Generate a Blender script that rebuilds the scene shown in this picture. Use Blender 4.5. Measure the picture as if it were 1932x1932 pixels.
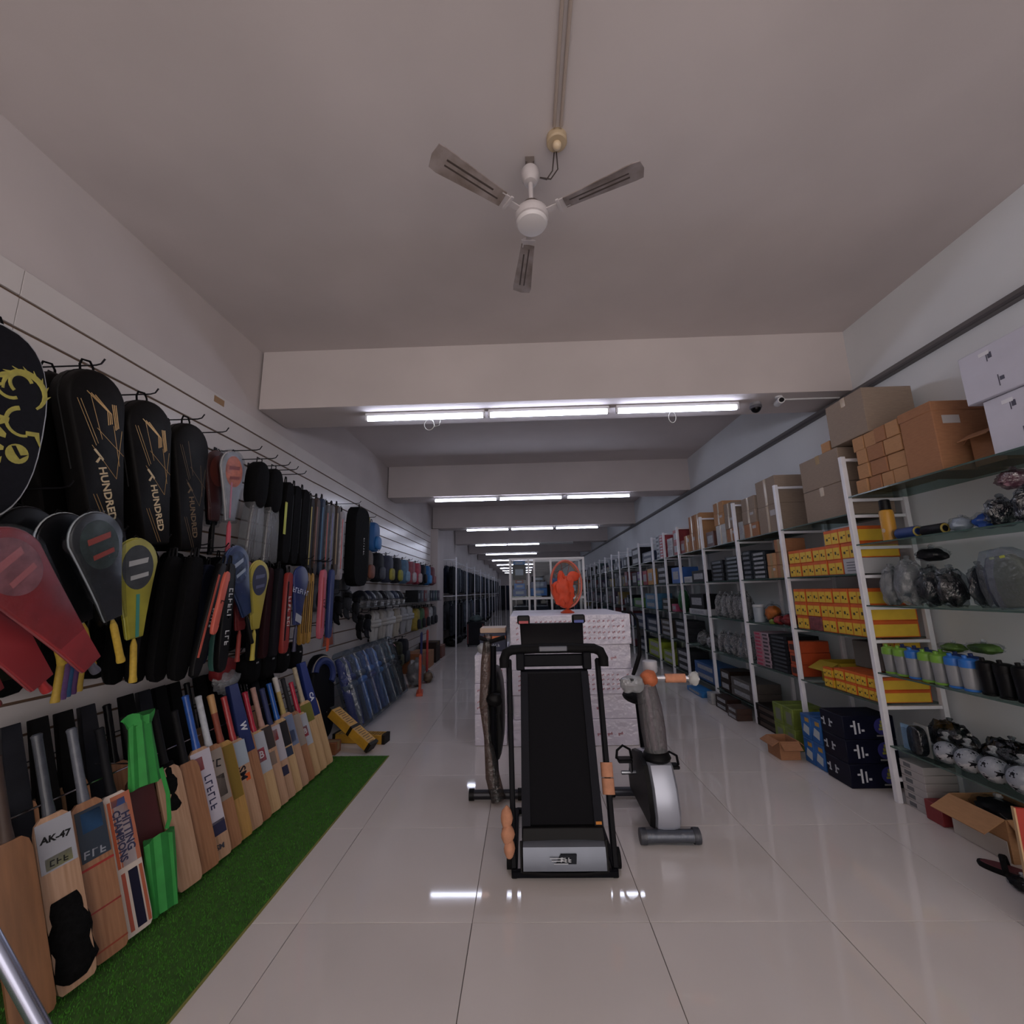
import bpy, bmesh, math, random
from mathutils import Vector, Matrix, Euler, noise

# ------------------------------------------------------------------ clear
for o in list(bpy.data.objects):
    bpy.data.objects.remove(o, do_unlink=True)
scene = bpy.context.scene
COL = scene.collection
random.seed(7)
R = math.radians
PI = math.pi

# ------------------------------------------------------------------ camera
p, yw, rl = R(10.52), R(1.39), R(-1.23)
fw = Vector((-math.sin(yw)*math.cos(p), math.cos(yw)*math.cos(p), math.sin(p)))
rt0 = Vector((math.cos(yw), math.sin(yw), 0))
up0 = rt0.cross(fw)
rt = rt0*math.cos(rl) + up0*math.sin(rl)
up = rt.cross(fw)
cam_d = bpy.data.cameras.new('camera')
cam_d.sensor_width = 36.0
cam_d.lens = 810.6/1932*36.0
cam_d.clip_start = 0.05
cam_d.clip_end = 200
cam = bpy.data.objects.new('camera', cam_d)
COL.objects.link(cam)
cam.matrix_world = Matrix(((rt.x, up.x, -fw.x, 0), (rt.y, up.y, -fw.y, 0), (rt.z, up.z, -fw.z, 1.4), (0, 0, 0, 1)))
scene.camera = cam

# ------------------------------------------------------------------ world: dull daylight outside the open shop front
W = bpy.data.worlds.new('world')
scene.world = W
W.use_nodes = True
bg = W.node_tree.nodes['Background']
bg.inputs[0].default_value = (1.0, 0.90, 0.87, 1)
bg.inputs[1].default_value = 2.0
TUBE_EMIT = 24.0
vs = scene.view_settings
vs.view_transform = 'Standard'
vs.look = 'None'
vs.gamma = 1.0
vs.use_curve_mapping = False
vs.exposure = 0.0

# ------------------------------------------------------------------ materials
def lin(c):
    def f(v):
        v /= 255.0
        return v/12.92 if v <= 0.04045 else ((v+0.055)/1.055)**2.4
    if isinstance(c, str):
        c = (int(c[0:2], 16), int(c[2:4], 16), int(c[4:6], 16))
    return (f(c[0]), f(c[1]), f(c[2]), 1)

MATS = {}
def mat(col, rough=0.6, metal=0.0, var=0.0, scale=8.0, bump=0.0, spec=0.5, stretch=None, col2=None, kind='noise', coat=0.0):
    key = (col, rough, metal, var, scale, bump, spec, stretch, col2, kind, coat)
    if key in MATS:
        return MATS[key]
    m = bpy.data.materials.new('m_%s_%d' % (col if isinstance(col, str) else 'c', len(MATS)))
    m.use_nodes = True
    nt = m.node_tree
    b = nt.nodes['Principled BSDF']
    c = lin(col)
    b.inputs['Base Color'].default_value = c
    b.inputs['Roughness'].default_value = rough
    b.inputs['Metallic'].default_value = metal
    if spec == 0.5 and metal == 0 and coat == 0 and max(c[:3]) < 0.03:
        spec = 0.16      # dull black cloth and plastic
    b.inputs['Specular IOR Level'].default_value = spec
    b.inputs['Coat Weight'].default_value = coat
    b.inputs['Coat Roughness'].default_value = 0.1
    if var > 0 or bump > 0 or col2:
        tc = nt.nodes.new('ShaderNodeTexCoord')
        src = tc.outputs['Object']
        if stretch:
            mp = nt.nodes.new('ShaderNodeMapping')
            mp.inputs['Scale'].default_value = stretch
            nt.links.new(src, mp.inputs['Vector'])
            src = mp.outputs['Vector']
        n = nt.nodes.new('ShaderNodeTexNoise')
        n.inputs['Scale'].default_value = scale
        n.inputs['Detail'].default_value = 5
        nt.links.new(src, n.inputs['Vector'])
        if var > 0 or col2:
            r = nt.nodes.new('ShaderNodeValToRGB')
            lo = lin(col2) if col2 else tuple(max(0, v*(1-var)) for v in c[:3])+(1,)
            hi = c if col2 else tuple(min(1, v*(1+var)) for v in c[:3])+(1,)
            r.color_ramp.elements[0].position = 0.32
            r.color_ramp.elements[1].position = 0.68
            r.color_ramp.elements[0].color = lo
            r.color_ramp.elements[1].color = hi
            nt.links.new(n.outputs['Fac'], r.inputs['Fac'])
            nt.links.new(r.outputs['Color'], b.inputs['Base Color'])
        if bump > 0:
            bp = nt.nodes.new('ShaderNodeBump')
            bp.inputs['Strength'].default_value = bump
            bp.inputs['Distance'].default_value = 0.01
            nt.links.new(n.outputs['Fac'], bp.inputs['Height'])
            nt.links.new(bp.outputs['Normal'], b.inputs['Normal'])
    MATS[key] = m
    return m

def emis(col, strength):
    key = ('e', col, strength)
    if key in MATS:
        return MATS[key]
    m = bpy.data.materials.new('m_emit')
    m.use_nodes = True
    nt = m.node_tree
    nt.nodes.clear()
    o = nt.nodes.new('ShaderNodeOutputMaterial')
    e = nt.nodes.new('ShaderNodeEmission')
    e.inputs[0].default_value = lin(col)
    e.inputs[1].default_value = strength
    nt.links.new(e.outputs[0], o.inputs[0])
    MATS[key] = m
    return m

def film(tint='e6eaec', gloss=0.2, rough=0.12, bump=0.6, scale=30.0, milky=0.0):
    """thin clear plastic or glass sheet: transparent mixed with a gloss (and some haze)"""
    key = ('f', tint, gloss, rough, bump, scale, milky)
    if key in MATS:
        return MATS[key]
    m = bpy.data.materials.new('m_film')
    m.use_nodes = True
    nt = m.node_tree
    nt.nodes.clear()
    o = nt.nodes.new('ShaderNodeOutputMaterial')
    t = nt.nodes.new('ShaderNodeBsdfTransparent')
    t.inputs[0].default_value = lin(tint)
    g = nt.nodes.new('ShaderNodeBsdfGlossy')
    g.inputs['Roughness'].default_value = rough
    mx = nt.nodes.new('ShaderNodeMixShader')
    mx.inputs[0].default_value = gloss
    if bump > 0:
        tc = nt.nodes.new('ShaderNodeTexCoord')
        n = nt.nodes.new('ShaderNodeTexNoise')
        n.inputs['Scale'].default_value = scale
        n.inputs['Detail'].default_value = 3
        nt.links.new(tc.outputs['Object'], n.inputs['Vector'])
        bp = nt.nodes.new('ShaderNodeBump')
        bp.inputs['Strength'].default_value = bump
        bp.inputs['Distance'].default_value = 0.02
        nt.links.new(n.outputs['Fac'], bp.inputs['Height'])
        nt.links.new(bp.outputs['Normal'], g.inputs['Normal'])
    nt.links.new(t.outputs[0], mx.inputs[1])
    nt.links.new(g.outputs[0], mx.inputs[2])
    last = mx
    if milky > 0:
        d = nt.nodes.new('ShaderNodeBsdfDiffuse')
        d.inputs[0].default_value = lin('c4c8cc')
        m2 = nt.nodes.new('ShaderNodeMixShader')
        m2.inputs[0].default_value = milky
        nt.links.new(mx.outputs[0], m2.inputs[1])
        nt.links.new(d.outputs[0], m2.inputs[2])
        last = m2
    nt.links.new(last.outputs[0], o.inputs[0])
    MATS[key] = m
    return m

WHITE_PAINT = mat('c9c4c3', 0.75, var=0.05, scale=1.3, bump=0.05)
CEIL_PAINT = mat('c2bab9', 0.8, var=0.07, scale=1.1, bump=0.06)
BEAM_PAINT = CEIL_PAINT
WALL_PAINT = CEIL_PAINT
RWALL_PAINT = mat('d8dce0', 0.8, var=0.05, scale=1.2, bump=0.05)
SLAT = mat('d2cdcb', 0.26, var=0.04, scale=2.0)
GROOVE = mat('6e5644', 0.8)
TILE = mat('d4cdc9', 0.045, var=0.035, scale=1.4, spec=0.65)
TILE_B = mat('d0c9c5', 0.045, var=0.04, scale=1.7, spec=0.65)
GROUT = mat('625a56', 0.9, var=0.2)
CHROME = mat('c8c8cc', 0.18, 1.0)
STEEL = mat('8d9096', 0.3, 1.0, var=0.1, scale=20)
BLACKP = mat('08080a', 0.5, var=0.2, scale=30, spec=0.22)
BLACKR = mat('0a0a0c', 0.75, var=0.25, scale=60, bump=0.1, spec=0.2)
BLACKF = mat('09090b', 0.9, var=0.3, scale=40, bump=0.2, spec=0.15)
BLACKG = mat('0b0b0e', 0.25)
WHITEP = mat('d2d2d4', 0.4)
RACKW = mat('dcdce2', 0.42, var=0.05, scale=12)
GOLD = mat('b08a52', 0.35, 0.4)
CARD = [mat('a97e58', 0.85, var=0.07, scale=25, bump=0.06, stretch=(1, 1, 6)),
        mat('96694a', 0.85, var=0.08, scale=25, bump=0.06, stretch=(1, 1, 6)),
        mat('8a7a6c', 0.85, var=0.07, scale=25, bump=0.06, stretch=(1, 1, 6)),
        mat('84502f', 0.85, var=0.08, scale=25, bump=0.06, stretch=(1, 1, 6))]
TAPE = mat('9c835f', 0.25)
FILM = film('eef0f2', 0.03, 0.06)
FILM2 = film('dfe3e6', 0.16, 0.2, milky=0.30)
FILM3 = film('e6e8ea', 0.10, 0.2, milky=0.14)
FILMD = film('9aa0a6', 0.08, 0.15)
GLASS = film('cfdcd8', 0.10, 0.03, bump=0.0)
GLASSE = mat('3c524c', 0.2, coat=0.3)
WILLOW = mat('b6947a', 0.42, var=0.10, scale=6, stretch=(14, 14, 0.7), col2='a07c60')
WILLOW2 = mat('a07455', 0.45, var=0.10, scale=6, stretch=(14, 14, 0.7), col2='865c40')
WILLOW3 = mat('c0a27a', 0.42, var=0.10, scale=6, stretch=(14, 14, 0.7), col2='ac8a60')

# ------------------------------------------------------------------ mesh helpers
class MB:
    def __init__(s):
        s.v = []
        s.f = []
    def quad(s, pts):
        n = len(s.v)
        s.v += [tuple(q) for q in pts]
        s.f.append(tuple(range(n, n+len(pts))))
        return s
    def box(s, c, d, M=None):
        x, y, z = c
        a, b, e = d[0]/2, d[1]/2, d[2]/2
        P = [(x+i*a, y+j*b, z+k*e) for k in (-1, 1) for j in (-1, 1) for i in (-1, 1)]
        if M is not None:
            P = [tuple(M @ Vector(q)) for q in P]
        n = len(s.v)
        s.v += P
        s.f += [tuple(n+i for i in q) for q in ((0, 2, 3, 1), (4, 5, 7, 6), (0, 1, 5, 4), (2, 6, 7, 3), (0, 4, 6, 2), (1, 3, 7, 5))]
        return s
    def rings(s, rings, cap=True, closed=True):
        n0 = len(s.v)
        k = len(rings[0])
        for r in rings:
            s.v += [tuple(q) for q in r]
        for i in range(len(rings)-1):
            a, b = n0+i*k, n0+(i+1)*k
            for j in range(k if closed else k-1):
                j2 = (j+1) % k
                s.f.append((a+j, a+j2, b+j2, b+j))
        if cap:
            s.f.append(tuple(n0+j for j in reversed(range(k))))
            s.f.append(tuple(n0+(len(rings)-1)*k+j for j in range(k)))
        return s
    def cyl(s, p0, p1, r0, r1=None, n=12):
        p0, p1 = Vector(p0), Vector(p1)
        r1 = r0 if r1 is None else r1
        d = (p1-p0).normalized()
        a = d.orthogonal().normalized()
        b = d.cross(a)
        rr = []
        for q, r in ((p0, r0), (p1, r1)):
            rr.append([q+(a*math.cos(2*PI*i/n)+b*math.sin(2*PI*i/n))*r for i in range(n)])
        return s.rings(rr)
    def tube(s, pts, r, n=8, closed=False):
        pts = [Vector(q) for q in pts]
        m = len(pts)
        rr = []
        prev = None
        for i, q in enumerate(pts):
            if closed:
                d = (pts[(i+1) % m]-pts[i-1]).normalized()
            else:
                d = (pts[min(i+1, m-1)]-pts[max(i-1, 0)]).normalized()
            if prev is None:
                a = d.orthogonal().normalized()
            else:
                a = (prev-d*prev.dot(d))
                a = a.normalized() if a.length > 1e-6 else d.orthogonal().normalized()
            prev = a
            b = d.cross(a)
            ra = r[i] if isinstance(r, (list, tuple)) else r
            rr.append([q+(a*math.cos(2*PI*j/n)+b*math.sin(2*PI*j/n))*ra for j in range(n)])
        if closed:
            rr.append(rr[0])
        return s.rings(rr, cap=not closed)
    def lathe(s, prof, n=20, c=(0, 0, 0), M=None):
        rr = []
        for r, z in prof:
            ring = [Vector((r*math.cos(2*PI*i/n), r*math.sin(2*PI*i/n), z)) for i in range(n)]
            if M is not None:
                ring = [M @ q for q in ring]
            rr.append([q+Vector(c) for q in ring])
        return s.rings(rr)
    def prism(s, poly, y0, y1):
        """polygon in the x-z plane swept from y0 (front) to y1"""
        return s.rings([[(x, y0, z) for x, z in poly], [(x, y1, z) for x, z in poly]])
    def puff(s, poly, y0, y1, b, inset=0.03):
        """swept polygon with rounded-over edges, like a filled bag"""
        cx = sum(q[0] for q in poly)/len(poly)
        cz = sum(q[1] for q in poly)/len(poly)
        def sc(k):
            out = []
            for x, z in poly:
                L = math.hypot(x-cx, z-cz) or 1
                out.append((x-(x-cx)/L*k, z-(z-cz)/L*k))
            return out
        rr = []
        for k, y in ((inset, y0), (inset*0.35, y0+b*0.35), (0, y0+b), (0, y1-b), (inset*0.35, y1-b*0.35), (inset, y1)):
            rr.append([(x, y, z) for x, z in sc(k)])
        return s.rings(rr)
    def sphere(s, c, r, seg=14, rg=9, M=None):
        r = r if isinstance(r, (list, tuple)) else (r, r, r)
        rr = []
        for i in range(rg+1):
            t = PI*(i+0.001)/(rg+0.002)
            ring = []
            for j in range(seg):
                a = 2*PI*j/seg
                q = Vector((r[0]*math.sin(t)*math.cos(a), r[1]*math.sin(t)*math.sin(a), -r[2]*math.cos(t)))
                if M is not None:
                    q = M @ q
                ring.append(q+Vector(c))
            rr.append(ring)
        return s.rings(rr)
    def blob(s, c, r, amp=0.15, fr=6.0, seg=20, rg=14, seed=0, flat=None):
        rr = []
        for i in range(rg+1):
            t = PI*(i+0.001)/(rg+0.002)
            ring = []
            for j in range(seg):
                a = 2*PI*j/seg
                d = Vector((math.sin(t)*math.cos(a), math.sin(t)*math.sin(a), -math.cos(t)))
                k = 1+amp*noise.noise(d*fr*0.35+Vector((seed*3.1, seed*1.7, seed)))+amp*0.5*noise.noise(d*fr+Vector((seed, 5, 2)))
                q = Vector((d.x*r[0], d.y*r[1], d.z*r[2]))*k+Vector(c)
                if flat is not None and q.z < flat:
                    q.z = flat
                ring.append(q)
            rr.append(ring)
        return s.rings(rr)
    def mesh(s, name='mesh', bevel=0.0, smooth=True, angle=38):
        me = bpy.data.meshes.new(name)
        me.from_pydata(s.v, [], s.f)
        if bevel > 0:
            bm = bmesh.new()
            bm.from_mesh(me)
            bmesh.ops.bevel(bm, geom=bm.edges[:], offset=bevel, segments=1, affect='EDGES', profile=0.5)
            bm.to_mesh(me)
            bm.free()
        me.validate()
        bm = bmesh.new()
        bm.from_mesh(me)
        bmesh.ops.recalc_face_normals(bm, faces=bm.faces[:])
        bm.to_mesh(me)
        bm.free()
        if smooth:
            me.shade_smooth()
            me.set_sharp_from_angle(angle=R(angle))
        return me

def obj(name, me, m, parent=None, loc=None, rot=None):
    o = bpy.data.objects.new(name, me)
    COL.objects.link(o)
    if m is not None:
        if len(me.materials) == 0:
            me.materials.append(m)
        elif me.materials[0] != m:
            o.material_slots[0].link = 'OBJECT'
            o.material_slots[0].material = m
    if parent is not None:
        o.parent = parent
    if loc is not None:
        o.location = loc
    if rot is not None:
        o.rotation_euler = rot
    return o

JOINED = {'carton_marks', 'white_symbols', 'dark_print', 'red_print', 'print_lines', 'strings', 'logo_streaks', 'print_bars', 'gold_lines'}
def part(name, mb, m, parent, label=None, bevel=0.0, loc=None, rot=None, smooth=True, angle=38):
    me = mb.mesh(name, bevel, smooth, angle) if isinstance(mb, MB) else mb
    o = obj(name, me, m, parent, loc, rot)
    if name in JOINED:
        o['kind'] = 'stuff'
    if label:
        o['label'] = label
    return o

def tag(o, label=None, cat=None, group=None, kind=None):
    if label:
        o['label'] = label
    if cat:
        o['category'] = cat
    if group:
        o['group'] = group
    if kind:
        o['kind'] = kind
    return o

def thing(name, label, cat, loc=(0, 0, 0), rz=0.0, group=None, rot=None):
    o = bpy.data.objects.new(name, None)
    o.empty_display_size = 0.1
    COL.objects.link(o)
    o.location = loc
    o.rotation_euler = rot if rot else (0, 0, rz)
    return tag(o, label, cat, group)

def solid(name, mb, m, label, cat, loc=(0, 0, 0), rot=(0, 0, 0), group=None, bevel=0.0):
    me = mb.mesh(name, bevel) if isinstance(mb, MB) else mb
    return tag(obj(name, me, m, None, loc, rot), label, cat, group)

def kids(o):
    return [c for c in COL.objects if c.parent == o]

def dup(root, loc, rot=None, label=None, group=None, mats=None):
    tree = TREE[root.name]
    r = root.copy()
    COL.objects.link(r)
    r.location = loc
    if rot is not None:
        r.rotation_euler = rot
    if label:
        r['label'] = label
    if group:
        r['group'] = group
    made = {root.name: r}
    for ch in tree:
        c = ch.copy()
        COL.objects.link(c)
        c.parent = made[ch.parent.name]
        made[ch.name] = c
        if mats and ch.name.split('.')[0] in mats:
            c.material_slots[0].link = 'OBJECT'
            c.material_slots[0].material = mats[ch.name.split('.')[0]]
    return r
TREE = {}
def proto(root):
    out = []
    for c in kids(root):
        out.append(c)
    for c in list(out):
        out += kids(c)
    TREE[root.name] = out
    return root

TXT = {}
def text_mesh(s, size=0.1, depth=0.001, bold=0.0):
    key = (s, size, depth, bold)
    if key in TXT:
        return TXT[key]
    cu = bpy.data.curves.new('txt', 'FONT')
    cu.body = s
    cu.size = size
    cu.extrude = depth
    cu.offset = bold
    cu.resolution_u = 2
    cu.align_x = 'CENTER'
    cu.align_y = 'CENTER'
    to = bpy.data.objects.new('txt', cu)
    COL.objects.link(to)
    bpy.context.view_layer.update()
    dg = bpy.context.evaluated_depsgraph_get()
    me = bpy.data.meshes.new_from_object(to.evaluated_get(dg))
    bpy.data.objects.remove(to, do_unlink=True)
    bpy.data.curves.remove(cu)
    me.materials.clear()
    TXT[key] = me
    return me

LEGIBLE = {'HUNDRED', 'AK-47', 'HITTING', 'CHAMPIONS', 'MAX', 'SM', 'B', 'W', 'CA'}
def mark_mesh(s, size):
    """strokes standing in for print that cannot be read in the photograph"""
    key = ('marks', s, size)
    if key not in TXT:
        rg = random.Random(len(s)*31+ord(s[0]))
        mb = MB()
        w = size*0.62
        for i in range(len(s)):
            if s[i] == ' ':
                continue
            x = (i-(len(s)-1)/2)*w
            mb.box((x-w*0.28, 0, 0), (w*0.2, size*0.68, 0.001))
            for k in range(rg.choice((1, 2, 2))):
                mb.box((x+w*0.06, size*rg.choice((-0.28, 0.0, 0.28)), 0), (w*0.5, size*0.12, 0.001))
        TXT[key] = mb.mesh('marks')
    return TXT[key]

def lettering(s, size, m, parent, loc, roll=0.0, face='front', bold=0.0, name='lettering'):
    """flat lettering on a face with normal -Y (front), +-X or +Z of its thing"""
    me = text_mesh(s, size, 0.0006, bold) if s in LEGIBLE else mark_mesh(s, size)
    base = {'front': Euler((PI/2, 0, 0)), 'right': Euler((PI/2, 0, PI/2)), 'left': Euler((PI/2, 0, -PI/2)), 'top': Euler((0, 0, 0)), 'back': Euler((PI/2, 0, PI))}[face].to_matrix()
    rot = (base @ Matrix.Rotation(roll, 3, 'Z')).to_euler()
    o = obj(name if s in LEGIBLE else 'printed_marks', me, m, parent, loc, rot)
    if s not in LEGIBLE:
        o['kind'] = 'stuff'
    return o

# ------------------------------------------------------------------ the setting
XL, XR, ZC, YF, YB = -2.3, 2.85, 3.58, -2.2, 40.0
def struct(name, mb, m, label=None):
    o = obj(name, mb.mesh(name), m)
    tag(o, label, None, None, 'structure')
    return o

floor = struct('floor', MB().box(((XL+XR)/2, (YF+YB)/2, -0.054), (XR-XL+0.6, YB-YF, 0.1)), GROUT, 'glossy beige tiled shop floor')
TP = 0.762
tile_me = MB().box((0, 0, -0.004), (TP-0.003, TP-0.003, 0.008)).mesh('tile', 0.0008)
tile_me.materials.append(TILE)
half = {}
for j in range(-6, 20):
    y0 = 2.14+j*TP
    for i in range(-3, 4):
        x0 = -0.262+i*TP
        a, b = max(x0, XL), min(x0+TP, XR)
        if b-a < 0.02:
            continue
        w = b-a
        if abs(w-TP) < 1e-4:
            me = tile_me
        else:
            k = round(w, 4)
            if k not in half:
                half[k] = MB().box((0, 0, -0.004), (w-0.004, TP-0.004, 0.008)).mesh('tile', 0.0012)
                half[k].materials.append(TILE)
            me = half[k]
        obj('tile', me, TILE if (i+j*3) % 4 else TILE_B, floor, ((a+b)/2, y0+TP/2, 0))
far_tiles = MB()
for j in range(20, 50):
    y0 = 2.14+j*TP
    for i in range(-3, 4):
        x0 = -0.262+i*TP
        a, b = max(x0, XL), min(x0+TP, XR)
        if b-a > 0.02:
            far_tiles.box(((a+b)/2, y0+TP/2, -0.004), (b-a-0.004, TP-0.004, 0.008))
fo = obj('far_tiles', far_tiles.mesh(), TILE, floor)
fo['kind'] = 'stuff'

struct('ceiling', MB().box(((XL+XR)/2, (YF+YB)/2, ZC+0.06), (XR-XL+0.6, YB-YF, 0.12)), CEIL_PAINT, 'white painted concrete ceiling with scuffs')
wall_left = struct('wall_left', MB().box((XL-0.118, (YF+YB)/2, ZC/2), (0.2, YB-YF, ZC)), WALL_PAINT, 'white painted wall behind the slat boards')
struct('wall_right', MB().box((XR+0.1, (YF+YB)/2, ZC/2), (0.2, YB-YF, ZC)), RWALL_PAINT, 'pale grey painted wall behind the shelving')
struct('wall_back', MB().box(((XL+XR)/2, YB+0.1, ZC/2), (XR-XL+0.6, 0.2, ZC)), WALL_PAINT, 'white painted wall at the far end of the shop')
BEAMS = [3.5+3.65*i for i in range(10)]
for i, y in enumerate(BEAMS):
    mb = MB().box(((XL+XR)/2-0.0, y+0.225, (3.03+ZC)/2), (XR-XL, 0.45, ZC-3.03))
    o = struct('trim_%d' % (i+1), mb, BEAM_PAINT, 'white plastered concrete beam across the ceiling')
# plastered pier past the slat boards
struct('wall_pier', MB().box((XL+0.02, 11.1, 1.5), (0.28, 0.8, 3.0)), WALL_PAINT, 'plain plaster pier at the end of the slat boards')
# cable trunking along the right wall
tr = struct('trim_20', MB().box((XR-0.022, 19.0, 2.985), (0.044, 42.0, 0.05)), mat('5f5b5c', 0.5, var=0.12, scale=3), 'grey cable trunking along the right wall')
part('trunking_lid', MB().box((XR-0.047, 19.0, 2.972), (0.006, 42.0, 0.018)), mat('474447', 0.5), tr)
# slat boards: each board of each panel is a piece of the wall
back = part('groove_backing', MB().box((XL-0.0155, 4.94, 1.56), (0.005, 11.34, 2.74)), GROOVE, wall_left)
PITCH = 0.153
seams = [-0.73, 1.71, 4.15, 6.59, 9.03, 10.61]
for k in range(len(seams)-1):
    y0, y1 = seams[k], seams[k+1]
    L = y1-y0-0.003
    top = MB().box((0, 0, 0), (0.013, L, 2.93-2.799)).mesh('slat_board', 0.001)
    me = MB().box((0, 0, 0), (0.013, L, PITCH-0.014)).mesh('slat_board', 0.001)
    obj('slat_board', top, SLAT, wall_left, (XL-0.0065, (y0+y1)/2, (2.93+2.799)/2))
    for j in range(17):
        zt = 2.792-PITCH*j
        obj('slat_board', me, SLAT, wall_left, (XL-0.0065, (y0+y1)/2, zt-PITCH/2))
part('paper_tag', MB().box((XL-0.001+0.0015, 3.02, 2.885), (0.001, 0.11, 0.05)), mat('9a7a5a', 0.8), wall_left, 'small tan paper tag stuck on the wall')

# ------------------------------------------------------------------ tube lights
def tube_light(lit=True):
    t = thing('tube_light', 'lit white tube light', 'tube light')
    part('fixture_body', MB().box((0, 0, 0.042), (1.09, 0.045, 0.03)), WHITEP, t, bevel=0.004)
    part('tube', MB().cyl((-0.525, 0, 0), (0.525, 0, 0), 0.0155, n=12), emis('e2e8ff', TUBE_EMIT) if lit else mat('b8bcc0', 0.3), t)
    for s in (-1, 1):
        part('end_cap', MB().box((s*0.536, 0, 0.012), (0.02, 0.034, 0.05)), WHITEP, t, bevel=0.003)
    return proto(t)
lit0 = tube_light(True)
dark0 = tube_light(False)
ords = ['first', 'second', 'third', 'fourth', 'fifth', 'sixth', 'seventh', 'eighth', 'ninth', 'tenth', 'eleventh', 'twelfth', 'thirteenth', 'fourteenth', 'fifteenth', 'sixteenth', 'seventeenth', 'eighteenth', 'nineteenth', 'twentieth']
ords += [a_+b_ for a_ in ('twenty-', 'thirty-', 'forty-') for b_ in ords[:9]]
rows = [(3.66, (-0.86, 0.26, 1.41), 2.97), (7.23, (-0.97, 0.15, 1.31), 2.97), (10.88, (-0.90, 0.24, 1.38), 2.97), (14.5, (-1.08, 0.01), 2.97)]
rows += [(18.2, (-1.05, 0.03), 2.97), (21.9, (-1.06, 0.04), 2.97), (25.55, (-1.05, 0.04), 2.97), (29.2, (-1.05, 0.04), 2.97), (32.85, (-1.05, 0.04), 2.97), (36.4, (-1.05, 0.04), 2.97)]
f1 = f2 = True
for i, (y, xs, z) in enumerate(rows):
    side = ['by the slat board wall', 'in the middle of the row', 'by the cable trunking'] if len(xs) == 3 else ['on the side of the slat board wall', 'in the middle of the aisle']
    for k, x in enumerate(xs):
        lab = 'lit tube light %s under the %s ceiling beam' % (side[k], ords[i])
        if f1:
            lit0.location = (x, y, z)
            lit0['label'] = lab
            lit0['group'] = 'lit tube lights under the beams'
            f1 = False
        else:
            dup(lit0, (x, y, z), None, lab, 'lit tube lights under the beams')
dark0.location = (1.14, 14.5, 2.97)
dark0['label'] = 'unlit tube light under the fourth ceiling beam'
# loose wire loops hanging from the first row
for x, lab, w in ((-0.82, 'tangled loose white wires hanging from the tube light by the slat board wall', 0.055), (1.36, 'loop of loose white wire hanging under the tube light by the trunking', 0.04)):
    mb = MB()
    pts = [(w*math.sin(a)*0.8, 0.0, -0.055+0.05*math.cos(a)) for a in [2*PI*i/18 for i in range(18)]]
    mb.tube(pts, 0.0022, 6, closed=True)
    if x < 0:
        mb.tube([(0.03, 0.005, -0.01), (0.05, 0.005, -0.07), (0.09, 0.005, -0.06), (0.1, 0.005, -0.01)], 0.002, 6)
    solid('hanging_wire', mb, mat('d8d8d0', 0.4), lab, 'wire', (x, 3.655, 2.955))

# ------------------------------------------------------------------ ceiling fan
fan = thing('ceiling_fan', 'white three blade ceiling fan with dusty slotted blades', 'ceiling fan', (0.085, 1.84, 3.58))
FANW = mat('bdb7b8', 0.4, var=0.06, scale=15)
DUSTY = mat('6f625b', 0.7, var=0.35, scale=9, col2='9b9190')
part('ceiling_hook', MB().box((0, 0, -0.015), (0.045, 0.03, 0.03)).cyl((0, 0, -0.03), (0, 0, -0.075), 0.022), mat('7a716c', 0.5, 0.5), fan)
part('canopy', MB().lathe([(0.02, -0.15), (0.032, -0.145), (0.044, -0.12), (0.046, -0.08), (0.04, -0.07)], 24), FANW, fan)
part('downrod', MB().cyl((0, 0, -0.15), (0, 0, -0.30), 0.012), FANW, fan)
part('coupling', MB().lathe([(0.02, -0.285), (0.045, -0.28), (0.05, -0.30), (0.03, -0.31)], 20), mat('5a504b', 0.5), fan)
part('motor_housing', MB().lathe([(0.03, -0.302), (0.065, -0.31), (0.083, -0.33), (0.085, -0.35), (0.078, -0.368), (0.05, -0.378)], 32), FANW, fan)
part('bottom_cap', MB().lathe([(0.07, -0.37), (0.078, -0.38), (0.07, -0.395), (0.045, -0.402), (0.01, -0.404)], 32), mat('d0cccd', 0.35), fan)
bl = MB()
n0 = 16
outline = [(0.175, -0.036), (0.30, -0.042), (0.50, -0.056), (0.535, -0.05), (0.545, 0.0), (0.535, 0.05), (0.50, 0.052), (0.30, 0.040), (0.175, 0.034)]
bl.rings([[(x, y, -0.005+y*0.18) for x, y in outline], [(x, y, 0.0+y*0.18) for x, y in outline]])
bl_me = bl.mesh('blade')
br = MB().box((0.115, 0, 0), (0.07, 0.03, 0.006)).box((0.165, 0, 0.002), (0.06, 0.055, 0.006)).box((0.145, 0.0, -0.004), (0.014, 0.075, 0.008))
br_me = br.mesh('blade_bracket', 0.001)
slot = MB().box((0.34, -0.012, -0.0065), (0.28, 0.011, 0.002)).box((0.36, 0.014, -0.003), (0.24, 0.008, 0.002))
slot_me = slot.mesh('blade_groove')
for ang in (218, 335, 96):
    b = obj('blade', bl_me, DUSTY, fan, (0, 0, -0.345), (0, 0, R(ang)))
    obj('blade_bracket', br_me, FANW, b, (0, 0, 0))
    obj('blade_groove', slot_me, mat('4a403c', 0.8), b, (0, 0, 0))
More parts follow.
